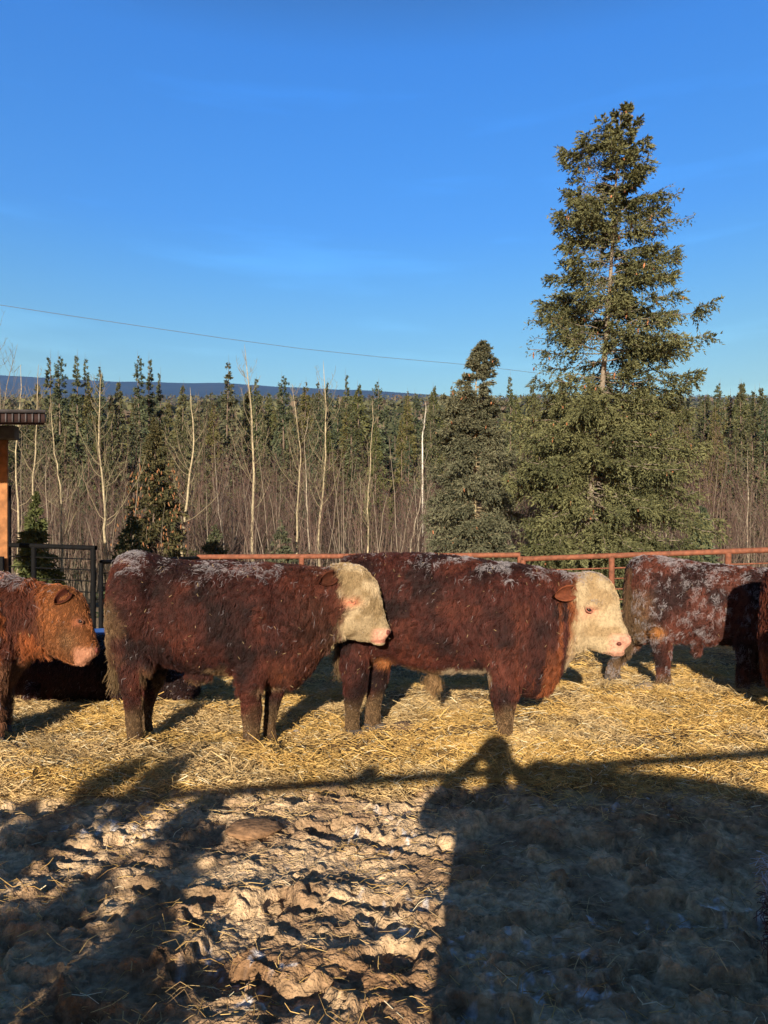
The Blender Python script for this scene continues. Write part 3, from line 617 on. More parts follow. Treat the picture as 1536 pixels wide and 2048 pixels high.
# ---- bull lying in the shade
def col5(v, nm, h):
    return coat_noise(v, (.012, .006, .006), (.04, .015, .012), 141)
cattle('very dark bull lying on the straw in the shade between two standing bulls', (W(210, 1120, 6.9)[0], 6.9, 0),
       [(40, 1350, 1395, .12, 6.9), (60, 1305, 1402, .24, 6.9), (100, 1282, 1404, .32, 6.9), (170, 1272, 1406, .38, 6.9), (240, 1276, 1406, .4, 6.9), (310, 1296, 1406, .38, 6.9), (360, 1325, 1404, .3, 6.9), (392, 1355, 1400, .16, 6.9)],
       [(75, 1300, 60, 1375, .15, 6.85), (55, 1310, 40, 1378, .14, 6.75), (35, 1335, 28, 1385, .11, 6.65), (18, 1355, 18, 1392, .08, 6.55), (10, 1368, 12, 1394, .05, 6.5)],
       [[(1350, 330, 400, .12, 6.75), (1375, 335, 402, .1, 6.6), (1392, 345, 395, .06, 6.5), (1398, 352, 392, .04, 6.45)],
        [(1365, 50, 90, .08, 6.6), (1380, 48, 82, .06, 6.5), (1394, 46, 74, .05, 6.45)]],
       col5, hairs=24000, frost=.2, hood=.06, flecks=25, vox=.018, wid=.0018, hoof=False)

# ---- bull mostly outside the right edge
def col6(v, nm, h):
    return mix((.08, .02, .011), (.20, .058, .02), sst(.38, .6, vn(v[:, 0] * 14, v[:, 2] * 3, 9)))
D6 = 6.0
cattle('reddish bull whose hindquarters just enter the picture at the right edge', (W(1720, 1120, D6)[0], D6, 0),
       [(1538, 1180, 1340, .12, D6), (1542, 1140, 1375, .2, D6), (1560, 1122, 1385, .25, D6), (1600, 1115, 1375, .28, D6), (1650, 1118, 1368, .3, D6), (1740, 1122, 1372, .32, D6), (1820, 1128, 1385, .3, D6), (1880, 1134, 1390, .26, D6), (1920, 1140, 1350, .2, D6), (1945, 1144, 1320, .17, D6)],
       [(1935, 1142, 1930, 1330, .17, D6), (1985, 1140, 1965, 1300, .14, D6), (2015, 1170, 1985, 1300, .12, D6), (2030, 1220, 2005, 1305, .09, D6), (2042, 1260, 2025, 1305, .075, D6), (2046, 1280, 2035, 1300, .05, D6)],
       [[(1260, 1540, 1632, .12, 5.85), (1340, 1544, 1600, .1, 5.83), (1380, 1548, 1585, .07, 5.82), (1450, 1550, 1584, .06, 5.82)],
        [(1260, 1556, 1650, .12, 6.15), (1350, 1572, 1620, .09, 6.17), (1432, 1565, 1598, .06, 6.17)],
        [(1300, 1800, 1880, .1, 5.85), (1380, 1810, 1855, .08, 5.82), (1450, 1815, 1848, .06, 5.82)],
        [(1300, 1830, 1900, .1, 6.15), (1380, 1840, 1880, .08, 6.17), (1432, 1845, 1878, .06, 6.17)]],
       col6, hairs=26000, hlen=.04, frost=.5, hood=.02, flecks=20, vox=.018, wid=.0016)
V, Fq, C = merge(*FLECKS)
tag(mesh_np('straw_flecks', V, Fq, M_straw, C), kind='stuff')

# ------------------------------------------------------------------ lumps on the bedding
def lump(name, label, cat, px, py, r, flat, col, seed):
    D = F * CH / (py - HZ); x = (px - 768) * D / F
    V, f = ball((0, 0, 0), r, 14)
    d = norm(V); k = .6 + .7 * vn3(d * 1.7 + seed, seed) + .5 * vn3(d * 4 + seed, seed + 1)
    V = V * k[:, None] * [1, .8, flat]
    z = float(gz(np.array([x]), np.array([D]))[0])
    o = mesh_np(name, V + [x, D, z + r * flat * .05], f, M_clod, mix(col, np.array(col) * .6, vn3(d * 4, seed + 3)), smooth=True, loc=(x, D, z))
    tag(o, label, cat)
lump('dung_clod', 'brown dung clod lying in the straw under the middle bull', 'clod', 808, 1458, .10, .4, (.16, .10, .06), 3)
lump('frozen_clod', 'pale grey frozen clod by the front hoof of the left white faced bull', 'clod', 592, 1475, .045, .7, (.42, .36, .32), 5)
lump('frozen_clod', 'tan mound of frozen mud near the hind hoof of the frosted bull', 'clod', 1292, 1388, .10, .5, (.36, .27, .18), 6)
lump('frozen_clod', 'big reddish brown clod of frozen mud in the sunlit foreground', 'clod', 505, 1672, .12, .2, (.30, .17, .09), 8)
0 and lump('frozen_clod', 'rounded mud clod near the lower edge beside the photographer shadow', 'clod', 850, 1945, .09, .55, (.36, .26, .15), 9)

# ------------------------------------------------------------------ fences
def pipe(P, r, sides=10):
    P = np.array(P, float)[None]; V, Fq, _ = tubes(P, np.full(P.shape[:2], r), sides, np.ones((1, 3)))
    k = P.shape[1]; n = len(V); V = np.concatenate([V, P[0, :1], P[0, -1:]])
    return V, Fq, np.ones((n + 2, 3))
def add_pipe(name, P, r, m, parent, loc):
    V, Fq, _ = pipe(P, r); return mesh_np(name, V[:-2], Fq, m, parent=parent, smooth=True, loc=loc)
def panel(name, label, a, b, zt, rails, posts, rtop, rr, m, group, zpost=None):
    """a, b: ground ends (x, y); rails: heights of the thin rails; posts: fractions"""
    a = np.array(a); b = np.array(b); loc = (a[0], a[1], 0)
    e = empty(name, loc, label, 'fence', group)
    za, zb = zt if isinstance(zt, tuple) else (zt, zt)
    add_pipe('top_rail', [(a[0], a[1], za), ((a[0] + b[0]) / 2, (a[1] + b[1]) / 2, (za + zb) / 2), (b[0], b[1], zb)], rtop, m, e, loc)
    for h in rails:
        add_pipe('rail', [(a[0], a[1], za - h), (b[0], b[1], zb - h)], rr, m, e, loc)
    for t in posts:
        p = a + (b - a) * t; z = za + (zb - za) * t
        add_pipe('post', [(p[0], p[1], -.05), (p[0], p[1], z - rtop * .5)], rtop * 1.05, m, e, loc)
    return e
g = 'steel fence panels around the pen'
pa = lambda px, D: (W(px, 0, D)[0], D)
zt = lambda py, D: CH + (HZ - py) * D / F
panel('pipe_fence', 'brown pipe fence behind the two white faced bulls', pa(395, 12.6), pa(1040, 12.2), (zt(1114, 12.6), zt(1110, 12.2)), [.2, .37, .54, .71, .9, 1.1], (.0, .33, .66, 1.0), .045, .012, M_rust, g)
panel('pipe_fence', 'brown pipe fence running past the big fir to the right edge', pa(1046, 12.0), pa(1700, 10.4), (zt(1118, 12.0), zt(1094, 10.4)), [.2, .37, .54, .71, .9, 1.1], (.0, .30, .66, 1.0), .045, .012, M_rust, g)
panel('steel_panel', 'black steel stock panel beside the shed post', pa(14, 10.6), pa(192, 10.2), (zt(1090, 10.6), zt(1096, 10.2)), [.165, .32, .48, .64, .80, .96, 1.12], (.0, .31, .97), .036, .009, M_steel_dark, g)
panel('steel_panel', 'black steel gate panel half hidden by the rump of the left bull', pa(202, 10.3), pa(395, 12.5), (zt(1124, 10.3), zt(1116, 12.5)), [.165, .32, .48, .64, .80, .96, 1.12], (.0, .5), .032, .009, M_steel_dark, g)
tag(mesh_np('gate_post', *pipe([(W(18, 0, 10.7)[0], 10.7, -.05), (W(18, 0, 10.7)[0], 10.7, zt(972, 10.7))], .03)[:2], M_steel_dark, loc=(W(18, 0, 10.7)[0], 10.7, 0)),
    'tall thin black post standing right beside the orange shed post', 'post')

# ------------------------------------------------------------------ shed at the left edge
PD = 10.0; ED = 8.2
px_r = W(16, 0, PD)[0]; ze = zt(850, ED)
shed = empty('open_shed', (px_r - 1.5, PD, 0), 'open sided shed with brown metal roof edge at the left border', 'shed')
sl = (px_r - 1.5, PD, 0)
def quadprism(name, lo, th, m, sub=None):
    lo = np.array(lo, float); V = np.concatenate([lo, lo + [0, 0, th]])
    f = np.array([[3, 2, 1, 0], [4, 5, 6, 7], [0, 1, 5, 4], [1, 2, 6, 5], [2, 3, 7, 6], [3, 0, 4, 7]])
    return mesh_np(name, V, f, m, parent=sub or shed, loc=sl)
xe = W(89, 0, ED)[0]
rf = quadprism('roof', [(-9, ED - .15, ze), (xe, ED, ze), (xe * 12.2 / ED, 12.2, ze + .205 * 4.0), (-12, 12.2, ze + .205 * 4.0)], .11, M_roof)
fa = quadprism('fascia', [(-9, ED - .2, ze + .02), (xe + .02, ED - .045, ze + .02), (xe + .02, ED - .008, ze + .02), (-9, ED - .16, ze + .02)], .10, M_roof, rf)
for k in range(14):
    xx = xe - .03 - k * .075; V, f, _ = box(xx, ED - .062 - (xe - xx) * .03, ze + .068, .012, .02, .094); mesh_np('roof_rib', V, f, M_rooftop, parent=rf, loc=sl)
quadprism('roof_cap', [(-9, ED - .24, ze + .125), (xe + .05, ED - .08, ze + .125), (xe * 12.2 / ED, 12.2, ze + .125 + .205 * 4), (-12, 12.2, ze + .125 + .205 * 4)], .035, M_rooftop, rf)
bz = zt(880, PD)
V, f, _ = box((px_r - .1 + .24 - 8) / 2 - .0, PD, bz + .10, abs(-8 - (px_r + .11)), .14, .19); bevel(mesh_np('beam', V, f, M_wood, parent=shed, loc=sl))
V, f, _ = box(px_r - .09, PD, bz / 2, .18, .04, bz); bevel(mesh_np('post', V, f, M_post, parent=shed, loc=sl))
V, f, _ = box(px_r - .12, PD - .13, .66, .26, .05, 1.48); bevel(mesh_np('dark_board', V, f, M_steel_dark, parent=shed, loc=sl))  # dark board in front of the lower part of the post
V, f, _ = box(-7.6, 12.0, bz / 2 + .2, .18, .18, bz + .4); mesh_np('post', V, f, M_post, parent=shed, loc=sl)

# ------------------------------------------------------------------ blue tub
def lathe(prof, N=28):
    th = np.arange(N) * 2 * math.pi / N
    return [np.stack([np.cos(th) * r, np.sin(th) * r, np.full(N, z)], 1) for r, z in prof]
tx = W(208, 0, 9.0)[0]
V, f = loft(lathe([(.22, 0), (.26, .10), (.285, .40), (.30, .44), (.30, .46), (.27, .46), (.24, .12), (.1, .10)]))
tub = tag(mesh_np('feed_tub', V + [tx, 9.0, 0], f, M_blue, smooth=False, loc=(tx, 9.0, 0)), 'blue plastic feed tub behind the nose of the orange brown bull', 'tub')

# ------------------------------------------------------------------ overhead wire and its pole
wp = [(-500, 520, 38), (0, 610, 42), (150, 633, 44), (300, 655, 46), (450, 677, 48), (600, 697, 51), (760, 714, 54), (930, 729, 58), (1090, 748, 62), (1215, 768, 66)]
P = np.array([W(*q_) for q_ in wp]); V, Fq, _ = tubes(P[None], np.full((1, len(P)), .016), 5)
tag(mesh_np('overhead_wire', V, Fq, mat('wire_metal', (.12, .12, .14), .5, attr=False), loc=P[1]), 'thin overhead wire crossing the sky above the forest', 'wire')
pp = W(1215, 760, 66)
e = empty('utility_pole', (pp[0], 66, float(base_z(66.))), 'wooden utility pole standing behind the big fir', 'pole')
add_pipe('pole_shaft', [(pp[0], 66, 0), (pp[0], 66, pp[2] + .8)], .14, M_wood, e, e.location)
V, f, _ = box(pp[0], 66, pp[2] + .1, 2.2, .12, .14); mesh_np('crossarm', V, f, M_wood, parent=e, loc=e.location)

# ------------------------------------------------------------------ conifers
def conifer_parts(Hh, rad, n_br, per, L, Wd, c0, c1, droop=.25, upper=.25, club=0, seedv=0, bare=.0, trunkr=.12):
    """crown blades + trunk for a spruce of height Hh standing at the origin"""
    t = np.sort(rng.uniform(bare, 1, n_br) ** 1.0); az = rng.uniform(0, 2 * math.pi, n_br)
    prof = rad * (np.clip(1 - t, 0, 1) ** 1.0 * 1.0 + .03) * rng.uniform(.62, 1.12, n_br)
    if club: prof = np.where((t > .9) & (t < .965), rad * .17 * rng.uniform(.7, 1.2, n_br), prof)
    n = n_br * per; b = np.repeat(np.arange(n_br), per); u = rng.uniform(0.08, 1, n) ** .75
    s_ = (upper * (t[b] - .35)) * u - droop * (1 - t[b]) * u ** 2
    r = prof[b] * u; lat = rng.normal(0, .13, n) * prof[b] * (1 - .5 * u)
    P = np.stack([np.cos(az[b]) * r - np.sin(az[b]) * lat, np.sin(az[b]) * r + np.cos(az[b]) * lat, t[b] * Hh + s_ * prof[b] * 1.2 + rng.normal(0, .05, n) * rad * .4], 1)
    Dr = np.stack([np.cos(az[b]) * .7, np.sin(az[b]) * .7, np.full(n, -.35)], 1) + rng.normal(0, .5, (n, 3))
    cc = mix(c0, c1, rng.uniform(0, 1, n) * .7 + .3 * rng.uniform(0, 1, n_br)[b])
    tf = np.minimum(1, .32 + 1.1 * np.sqrt(np.clip(1 - t[b], 0, 1)) ** 1.3) if club is not None else 1.0
    crown = blades(P, Dr, L * tf * rng.uniform(.6, 1.3, n), Wd * tf * rng.uniform(.6, 1.3, n), cc)
    k = 8; z = np.linspace(0, Hh * 1.03, k); TP = np.stack([.02 * Hh * (vn(z / Hh * 3, z * 0 + seedv, 7) - .5), .02 * Hh * (vn(z / Hh * 3, z * 0 + seedv, 8) - .5), z], 1)[None]
    tr = tubes(TP, (trunkr * (1.05 - z / Hh))[None], 7, np.array([[.16, .12, .09]]))
    return crown, tr
G1 = (.030, .038, .018); G2 = (.150, .148, .075)
protos = []
specs = [(1, .15, 240, 30, 0), (1, .12, 230, 28, 1), (1, .17, 250, 32, 0), (1, .09, 220, 26, 0), (1, .20, 260, 32, 0), (1, .13, 240, 28, 0)]
tints = [(1, 1, 1), (.8, .95, 1.05), (1.15, 1.05, .8), (.9, 1, 1), (1.05, 1.1, .85), (.95, .95, 1.1)]
for i, (hh, rr, nb, per, club) in enumerate(specs):
    cr, tr = conifer_parts(12, 12 * rr, nb, per, .27, .10, np.array(G1) * tints[i], np.array(G2) * tints[i], club=club, seedv=i * 3.1)
    protos.append((cr, tr))
def far_spruce(px, top, D, i, label, k=[0]):
    g0 = float(base_z(np.array(D))) - .2; h = zt(top, D) - g0; s_ = h / 12
    loc = (W(px, 0, D)[0], D, g0)
    if k[0] < len(protos) and len(protos_obj) <= i:
        pass
    if protos_obj[i] is None:
        e = empty('spruce_tree', (0, 0, 0), label, 'tree', 'spruces of the forest')
        V, Fq, C = protos[i][0]; mesh_np('crown', V, Fq, M_leaf, C, parent=e)
        V, Fq, C = protos[i][1]; mesh_np('trunk', V, Fq, M_bark, C, parent=e)
        protos_obj[i] = e
    else:
        e = copy_tree(protos_obj[i]); e['label'] = label
    e.location = loc; ws = random.uniform(.85, 1.2); e.scale = (s_ * ws, s_ * ws, s_); e.rotation_euler = (0, 0, random.uniform(0, 6.28))
    return e
protos_obj = [None] * len(protos)
named = [(97, 712, 50, 3, 'tall slim spruce, leftmost of the row standing above the shed roof'), (121, 714, 53, 1, 'dark slim spruce second in the row above the shed roof'),
         (153, 710, 48, 3, 'pointed slim spruce third in the row above the shed roof'), (172, 716, 56, 3, 'thin dark spruce with a tufted tip, last of the close row at left'),
         (199, 735, 52, 1, 'shorter spruce just right of the tight row at left'), (279, 713, 50, 1, 'tall spruce with a rounded double top left of centre'),
         (300, 717, 52, 3, 'spruce standing tight against the one with the rounded double top'), (318, 744, 54, 3, 'small topped spruce right of the double topped pair'),
         (456, 722, 49, 5, 'lone tall spruce with a thin tufted tip before the blue hill'), (513, 756, 52, 3, 'narrow spruce right of the lone tall tufted one'),
         (568, 753, 50, 1, 'slender spruce between the two tallest pale aspens'), (612, 766, 53, 2, 'brownish spruce left of the close pair near centre'),
         (636, 762, 51, 5, 'left one of the close pair of spruces near centre'), (655, 766, 54, 1, 'right one of the close pair of spruces near centre'),
         (694, 748, 50, 3, 'reddish tipped slim spruce rising highest near the centre'), (702, 790, 44, 3, 'dark narrow spruce in front of the reddish tipped one'),
         (745, 788, 53, 5, 'spruce under the wire right of the centre'), (815, 784, 55, 2, 'spruce left of the pale dead snag'), (868, 776, 58, 4, 'spruce right of the pale dead snag'),
         (905, 774, 50, 2, 'spruce just left of the bare topped spruce'), (1020, 752, 36, 3, 'dark thin topped spruce between the bare topped spruce and the big fir'),
         (1412, 800, 50, 3, 'short spruce nearest the right side of the big fir'), (1437, 768, 48, 1, 'tall spruce first in the group at the right edge'),
         (1459, 788, 51, 3, 'thin spruce with a knobbed tip in the group at the right edge'), (1482, 768, 49, 0, 'broad pointed spruce in the group at the right edge'),
         (1506, 780, 52, 3, 'slim spruce second from the right edge'), (1530, 800, 50, 1, 'spruce cut by the right edge')]
for a in named: far_spruce(*a)
ZN = [(-20, 'beyond the left edge'), (60, 'above the shed roof'), (140, 'above the black steel panel'), (230, 'around the arching aspen'), (330, 'behind the bushy cone laden spruce'), (420, 'behind the crooked aspen'), (530, 'behind the tallest aspen'),
      (620, 'behind the kinked aspen'), (700, 'behind the straight central aspen'), (780, 'behind the slender aspen over the white face'), (850, 'around the slanting pale sapling'), (930, 'left of the bare topped spruce'), (1010, 'right of the bare topped spruce'),
      (1110, 'behind the left skirt of the big fir'), (1220, 'behind the trunk of the big fir'), (1320, 'behind the right skirt of the big fir'), (1420, 'just right of the big fir'), (1480, 'left in the group at the right edge'), (1545, 'at the right edge'), (9999, 'beyond the right edge')]
def zone(px): return [t_ for a_, t_ in ZN if px < a_][0]
for row, (Da, Db, n, ta, tb) in enumerate([(38, 50, 48, 800, 880), (50, 62, 56, 764, 826), (64, 95, 60, 786, 815)]):
    for k in range(n):
        px = -60 + (k + random.random()) * 1660 / n; D = random.uniform(Da, Db)
        top = random.uniform(ta, tb)
        far_spruce(px, top, D, random.choice([0, 2, 4, 5, 1, 0, 2]), ['green spruce in the forest front', 'green spruce amid the forest', 'small distant forest spruce'][row] + ' ' + zone(px))
# far forest as one mass
n = 7600; D = 95 * (2100 / 95) ** rng.uniform(0, 1, n); x = rng.uniform(-1, 1, n) * D * .95
sd_n = 420; D[:sd_n] = rng.uniform(44, 95, sd_n); x[:sd_n] = rng.choice([-1, 1], sd_n) * rng.uniform(.62, 1.35, sd_n) * D[:sd_n]
hh = rng.uniform(7, 15, n); V_, F_, C_l = [], [], []
m = 26
b = np.repeat(np.arange(n), m); t = rng.uniform(.15, 1, n * m); r = (1 - t) * 1.7 * rng.uniform(.4, 1.1, n * m) + .15; az = rng.uniform(0, 6.28, n * m)
P = np.stack([x[b] + np.cos(az) * r, D[b] + np.sin(az) * r, base_z(D[b]) + t * hh[b]], 1)
Dr = np.stack([np.cos(az), np.sin(az), np.full(n * m, -.5)], 1)
kind = rng.uniform(0, 1, n)
cc = mix(G1, G2, rng.uniform(0, 1, n)); cc[kind < .22] = (.13, .10, .075)
V, Fq, C = blades(P, Dr, 1.7 * np.clip(D[b] / 110, .4, 1), 1.2 * np.clip(D[b] / 110, .4, 1), cc[b])
tag(mesh_np('distant_forest', V, Fq, M_leaf, C), kind='stuff')

# young spruces close behind the fence
def near_spruce(px, top, D, wpx, label, c0, c1, nb=150, per=40, droop=.3, lean=0):
    h = zt(top, D); rad = wpx * D / F
    cr, tr = conifer_parts(h, rad, nb + 40, per + 12, .19, .062, c0, c1, droop=droop, trunkr=.07)
    e = empty('spruce_tree', (W(px, 0, D)[0], D, 0), label, 'tree')
    mesh_np('crown', cr[0], cr[1], M_leaf, cr[2], parent=e); mesh_np('trunk', tr[0], tr[1], M_bark, tr[2], parent=e)
    return e
near_spruce(72, 985, 19, 62, 'young green spruce behind the black panel by the shed', (.035, .05, .018), (.13, .14, .05), 120, 40)
near_spruce(310, 835, 22, 105, 'bushy spruce full of rusty cones behind the rump of the left bull', (.035, .042, .02), (.12, .10, .045), 190, 60)
near_spruce(262, 1025, 17, 78, 'low dark spruce peeping over the rump of the left bull', (.02, .034, .015), (.08, .10, .045), 40, 12)
near_spruce(430, 1050, 20, 60, 'small dull green spruce over the back of the left bull', (.035, .045, .022), (.12, .125, .07), 50, 20)
near_spruce(560, 1040, 21, 55, 'small dull green spruce below the two tallest aspens', (.04, .05, .03), (.13, .13, .08), 45, 18)
near_spruce(1405, 1010, 20, 60, 'blue green young spruce at the right foot of the big fir', (.04, .055, .03), (.12, .145, .085), 70, 30)
# rusty cones on the bushy spruce
def cones(P, name, parent, loc, col=(.34, .13, .05), L=.10):
    n = len(P); d = np.tile([0, 0, -1.], (n, 1)) + rng.normal(0, .25, (n, 3))
    PP = np.stack([P, P + d * L * .5, P + d * L], 1); V, Fq, C = tubes(PP, np.tile([.012, .024, .008], (n, 1)), 6, np.clip(np.array(col) * rng.uniform(.6, 1.2, (n, 1)), 0, 1))
    o = mesh_np(name, V, Fq, M_bark, C, parent=parent, loc=loc); return tag(o, kind='stuff')
bush = [o for o in SC.objects if o.name.startswith('spruce_tree') and 'cones' in o.get('label', '')][0]
n = 230; t = rng.uniform(.3, .75, n); a = rng.uniform(0, 6.28, n); r = 1.65 * (1 - t) ** .75 * rng.uniform(.7, 1.05, n)
cones(np.stack([np.cos(a) * r, np.sin(a) * r, t * zt(835, 22)], 1), 'cone_cluster', bush, (0, 0, 0), (.26, .12, .055), .10)

# ------------------------------------------------------------------ two big conifers behind the fence
def big_tree(label, D, trunk, ext, n_br, seg, twigs, per, L, Wd, c0, c1, tr_r, droopf, tcol, ncone, up=.6, gapf=None, zexp=1.25):
    tp = np.array([W(a, b, D) for a, b in trunk]); zs = tp[:, 2][::-1]; xs_ = tp[:, 0][::-1]
    z0 = 0.; ztop = tp[:, 2].max(); base = (float(np.interp(0, zs, xs_)), D, 0)
    e = empty('fir_tree' if ncone > 200 else 'spruce_tree', base, label, 'tree')
    zz = np.linspace(-.1, ztop, 26); tx_ = np.interp(zz, zs, xs_)
    TP = np.stack([tx_, D + .05 * np.sin(zz), zz], 1)[None]; rr = tr_r * (1 - zz / ztop * .93) ** 1.0
    V, Fq, C = tubes(TP, rr[None], 10, np.tile(tcol, (1, 1)))
    ey = [CH - (q_[0] - HZ) * D / F for q_ in ext][::-1]; el_ = [(q_[1] - 768) * D / F for q_ in ext][::-1]; er = [(q_[2] - 768) * D / F for q_ in ext][::-1]
    zb = .3 + (ztop * .985 - .3) * rng.uniform(0, 1, n_br) ** zexp; az = rng.uniform(0, 2 * math.pi, n_br)
    tx_b = np.interp(zb, zs, xs_); lft = tx_b - np.interp(zb, ey, el_); rgt = np.interp(zb, ey, er) - tx_b
    ca = np.cos(az); reach = np.where(ca > 0, rgt, lft) * .5 * (1 + np.abs(ca)) * np.where(rng.uniform(0, 1, n_br) < .22, rng.uniform(.92, 1.03, n_br), rng.uniform(.5, .98, n_br)); reach = np.maximum(reach, .12)
    rel = zb / ztop; k = seg; u = np.linspace(0, 1, k)
    rise = (up * (rel - .35) * 1.6)[:, None] * u + droopf * (1 - rel)[:, None] * (-1.2 * u ** 2 + .9 * u ** 3)
    P = np.stack([tx_b[:, None] + ca[:, None] * reach[:, None] * u, D + np.sin(az)[:, None] * reach[:, None] * u, zb[:, None] - .18 * reach[:, None] * np.sin(rel * 6)[:, None] * 0 + reach[:, None] * rise], 2)
    P[:, 1:] += rng.normal(0, .03, P[:, 1:].shape) * reach[:, None, None]
    bt = tubes(P, (tr_r * .23 * (1.1 - rel))[:, None] * np.linspace(1, .25, k) * np.sqrt(reach / reach.max())[:, None] + .004, 4, np.tile(np.array(tcol) * .9, (n_br, 1)))
    V2, F2, C2 = merge((V, Fq, C), bt); mesh_np('trunk', V2, F2, M_bark, C2, parent=e, loc=base)
    # twigs hang from the branches
    nt_ = (reach * twigs).astype(int) + 4; b = np.repeat(np.arange(n_br), nt_); n = len(b); uu = rng.uniform(.12, 1, n) ** .8
    fi = uu * (k - 1); i0 = np.minimum(fi.astype(int), k - 2); fr_ = (fi - i0)[:, None]
    base_p = P[b, i0] * (1 - fr_) + P[b, i0 + 1] * fr_
    out_ = np.stack([np.cos(az[b]), np.sin(az[b]), np.zeros(n)], 1); sd_ = np.stack([-np.sin(az[b]), np.cos(az[b]), np.zeros(n)], 1)
    tl = (.15 + .26 * np.minimum(reach[b], 2.2) / 2.2 * (1.15 - uu)) * rng.uniform(.6, 1.35, n) * (1 + .5 * (1 - rel[b])) * np.minimum(1, .22 + .7 * reach[b])
    hang = rng.uniform(-.3, 1.6, n) * (1.15 - rel[b])
    td = norm(out_ * rng.uniform(.2, .9, n)[:, None] + sd_ * rng.choice([-1, 1], n)[:, None] * rng.uniform(.2, 1.0, n)[:, None] + np.array([0, 0, -1.]) * hang[:, None] + np.array([0, 0, .25]) * rel[b][:, None])
    bb = np.repeat(np.arange(n), per); m_ = len(bb); v_ = rng.uniform(0, 1, m_)
    PP = base_p[bb] + td[bb] * (tl[bb] * v_)[:, None] - np.array([0, 0, 1.]) * (tl[bb] * v_ ** 2 * .25)[:, None]
    Dv = td[bb] + rng.normal(0, .42, (m_, 3))
    cn = sst(.35, .65, vn3(PP * 1.3, 5)); cl = mix(c0, c1, np.clip(.55 * rng.uniform(0, 1, m_) + .25 * rng.uniform(0, 1, n)[bb] + .3 * cn, 0, 1))
    keep = np.ones(m_, bool)
    if gapf is not None: keep = gapf(PP)
    crown = blades(PP[keep], Dv[keep], L * rng.uniform(.6, 1.4, keep.sum()), Wd * rng.uniform(.7, 1.3, keep.sum()), cl[keep])
    mesh_np('crown', *crown[:2], M_leaf, crown[2], parent=e, loc=base)
    if ncone:
        kk = rng.choice(n, ncone); cones(base_p[kk] + td[kk] * .1, 'cone_cluster', e, base, (.36, .15, .07), .09)
    return e
ext_big = [(196, 1246, 1256), (240, 1220, 1264), (290, 1205, 1296), (335, 1108, 1300), (375, 1122, 1356), (430, 1130, 1368), (480, 1092, 1396), (520, 1110, 1350), (560, 1122, 1372), (580, 1046, 1350), (620, 1040, 1345), (650, 1038, 1425), (700, 1050, 1425),
           (750, 1070, 1392), (790, 1012, 1385), (830, 1008, 1405), (880, 1012, 1425), (930, 1018, 1468), (980, 1028, 1430), (1040, 1030, 1448), (1100, 1026, 1425), (1160, 1050, 1390), (1230, 1100, 1300)]
tr_big = [(1243, 205), (1228, 400), (1222, 560), (1212, 690), (1200, 810), (1186, 950), (1172, 1060), (1166, 1150), (1165, 1230)]
def gaps(P):
    x, y = local_px(P, 17.5)
    tx_ = np.interp(y, [200, 690, 810, 950, 1060, 1150], [1243, 1212, 1200, 1186, 1172, 1166])
    near = P[:, 1] < 17.7
    bare = (((y > 690) & (y < 830)) | ((y > 945) & (y < 1050))) & (np.abs(x - tx_) < 9) & near
    thin = (vn3(P * 1.15, 21) < .44) & (y > 220) & (y < 790)
    return ~(bare | (thin & (rng.uniform(0, 1, len(P)) < .88)))
big_tree('big old fir towering over the pen behind the brown pipe fence', 17.5, tr_big, ext_big, 490, 8, 50, 13, .085, .026, (.04, .048, .022), (.185, .185, .085), .115, .75, (.22, .18, .14), 260, gapf=gaps)
ext_s = [(680, 957, 966), (705, 944, 980), (740, 928, 996), (762, 924, 990), (785, 908, 994), (805, 884, 1008), (850, 870, 1012), (900, 858, 1025), (950, 850, 1040), (1000, 848, 1045), (1050, 842, 1050), (1100, 838, 1055), (1160, 850, 1040), (1200, 880, 1010)]
tr_s = [(962, 682), (952, 760), (951, 900), (949, 1050), (948, 1205)]
def gaps2(P):
    x, y = local_px(P, 20)
    return ~((((y > 765) & (y < 785)) | ((y > 905) & (y < 945)) | ((y > 1000) & (y < 1040))) & (np.abs(x - 951) < 8) & (P[:, 1] < 20.4))
big_tree('grey green spruce with a nearly bare pale top stem left of the big fir', 20.0, tr_s, ext_s, 420, 7, 50, 12, .085, .026, (.05, .058, .035), (.195, .19, .12), .075, .7, (.36, .29, .18), 90, up=.45, gapf=gaps2, zexp=.9)

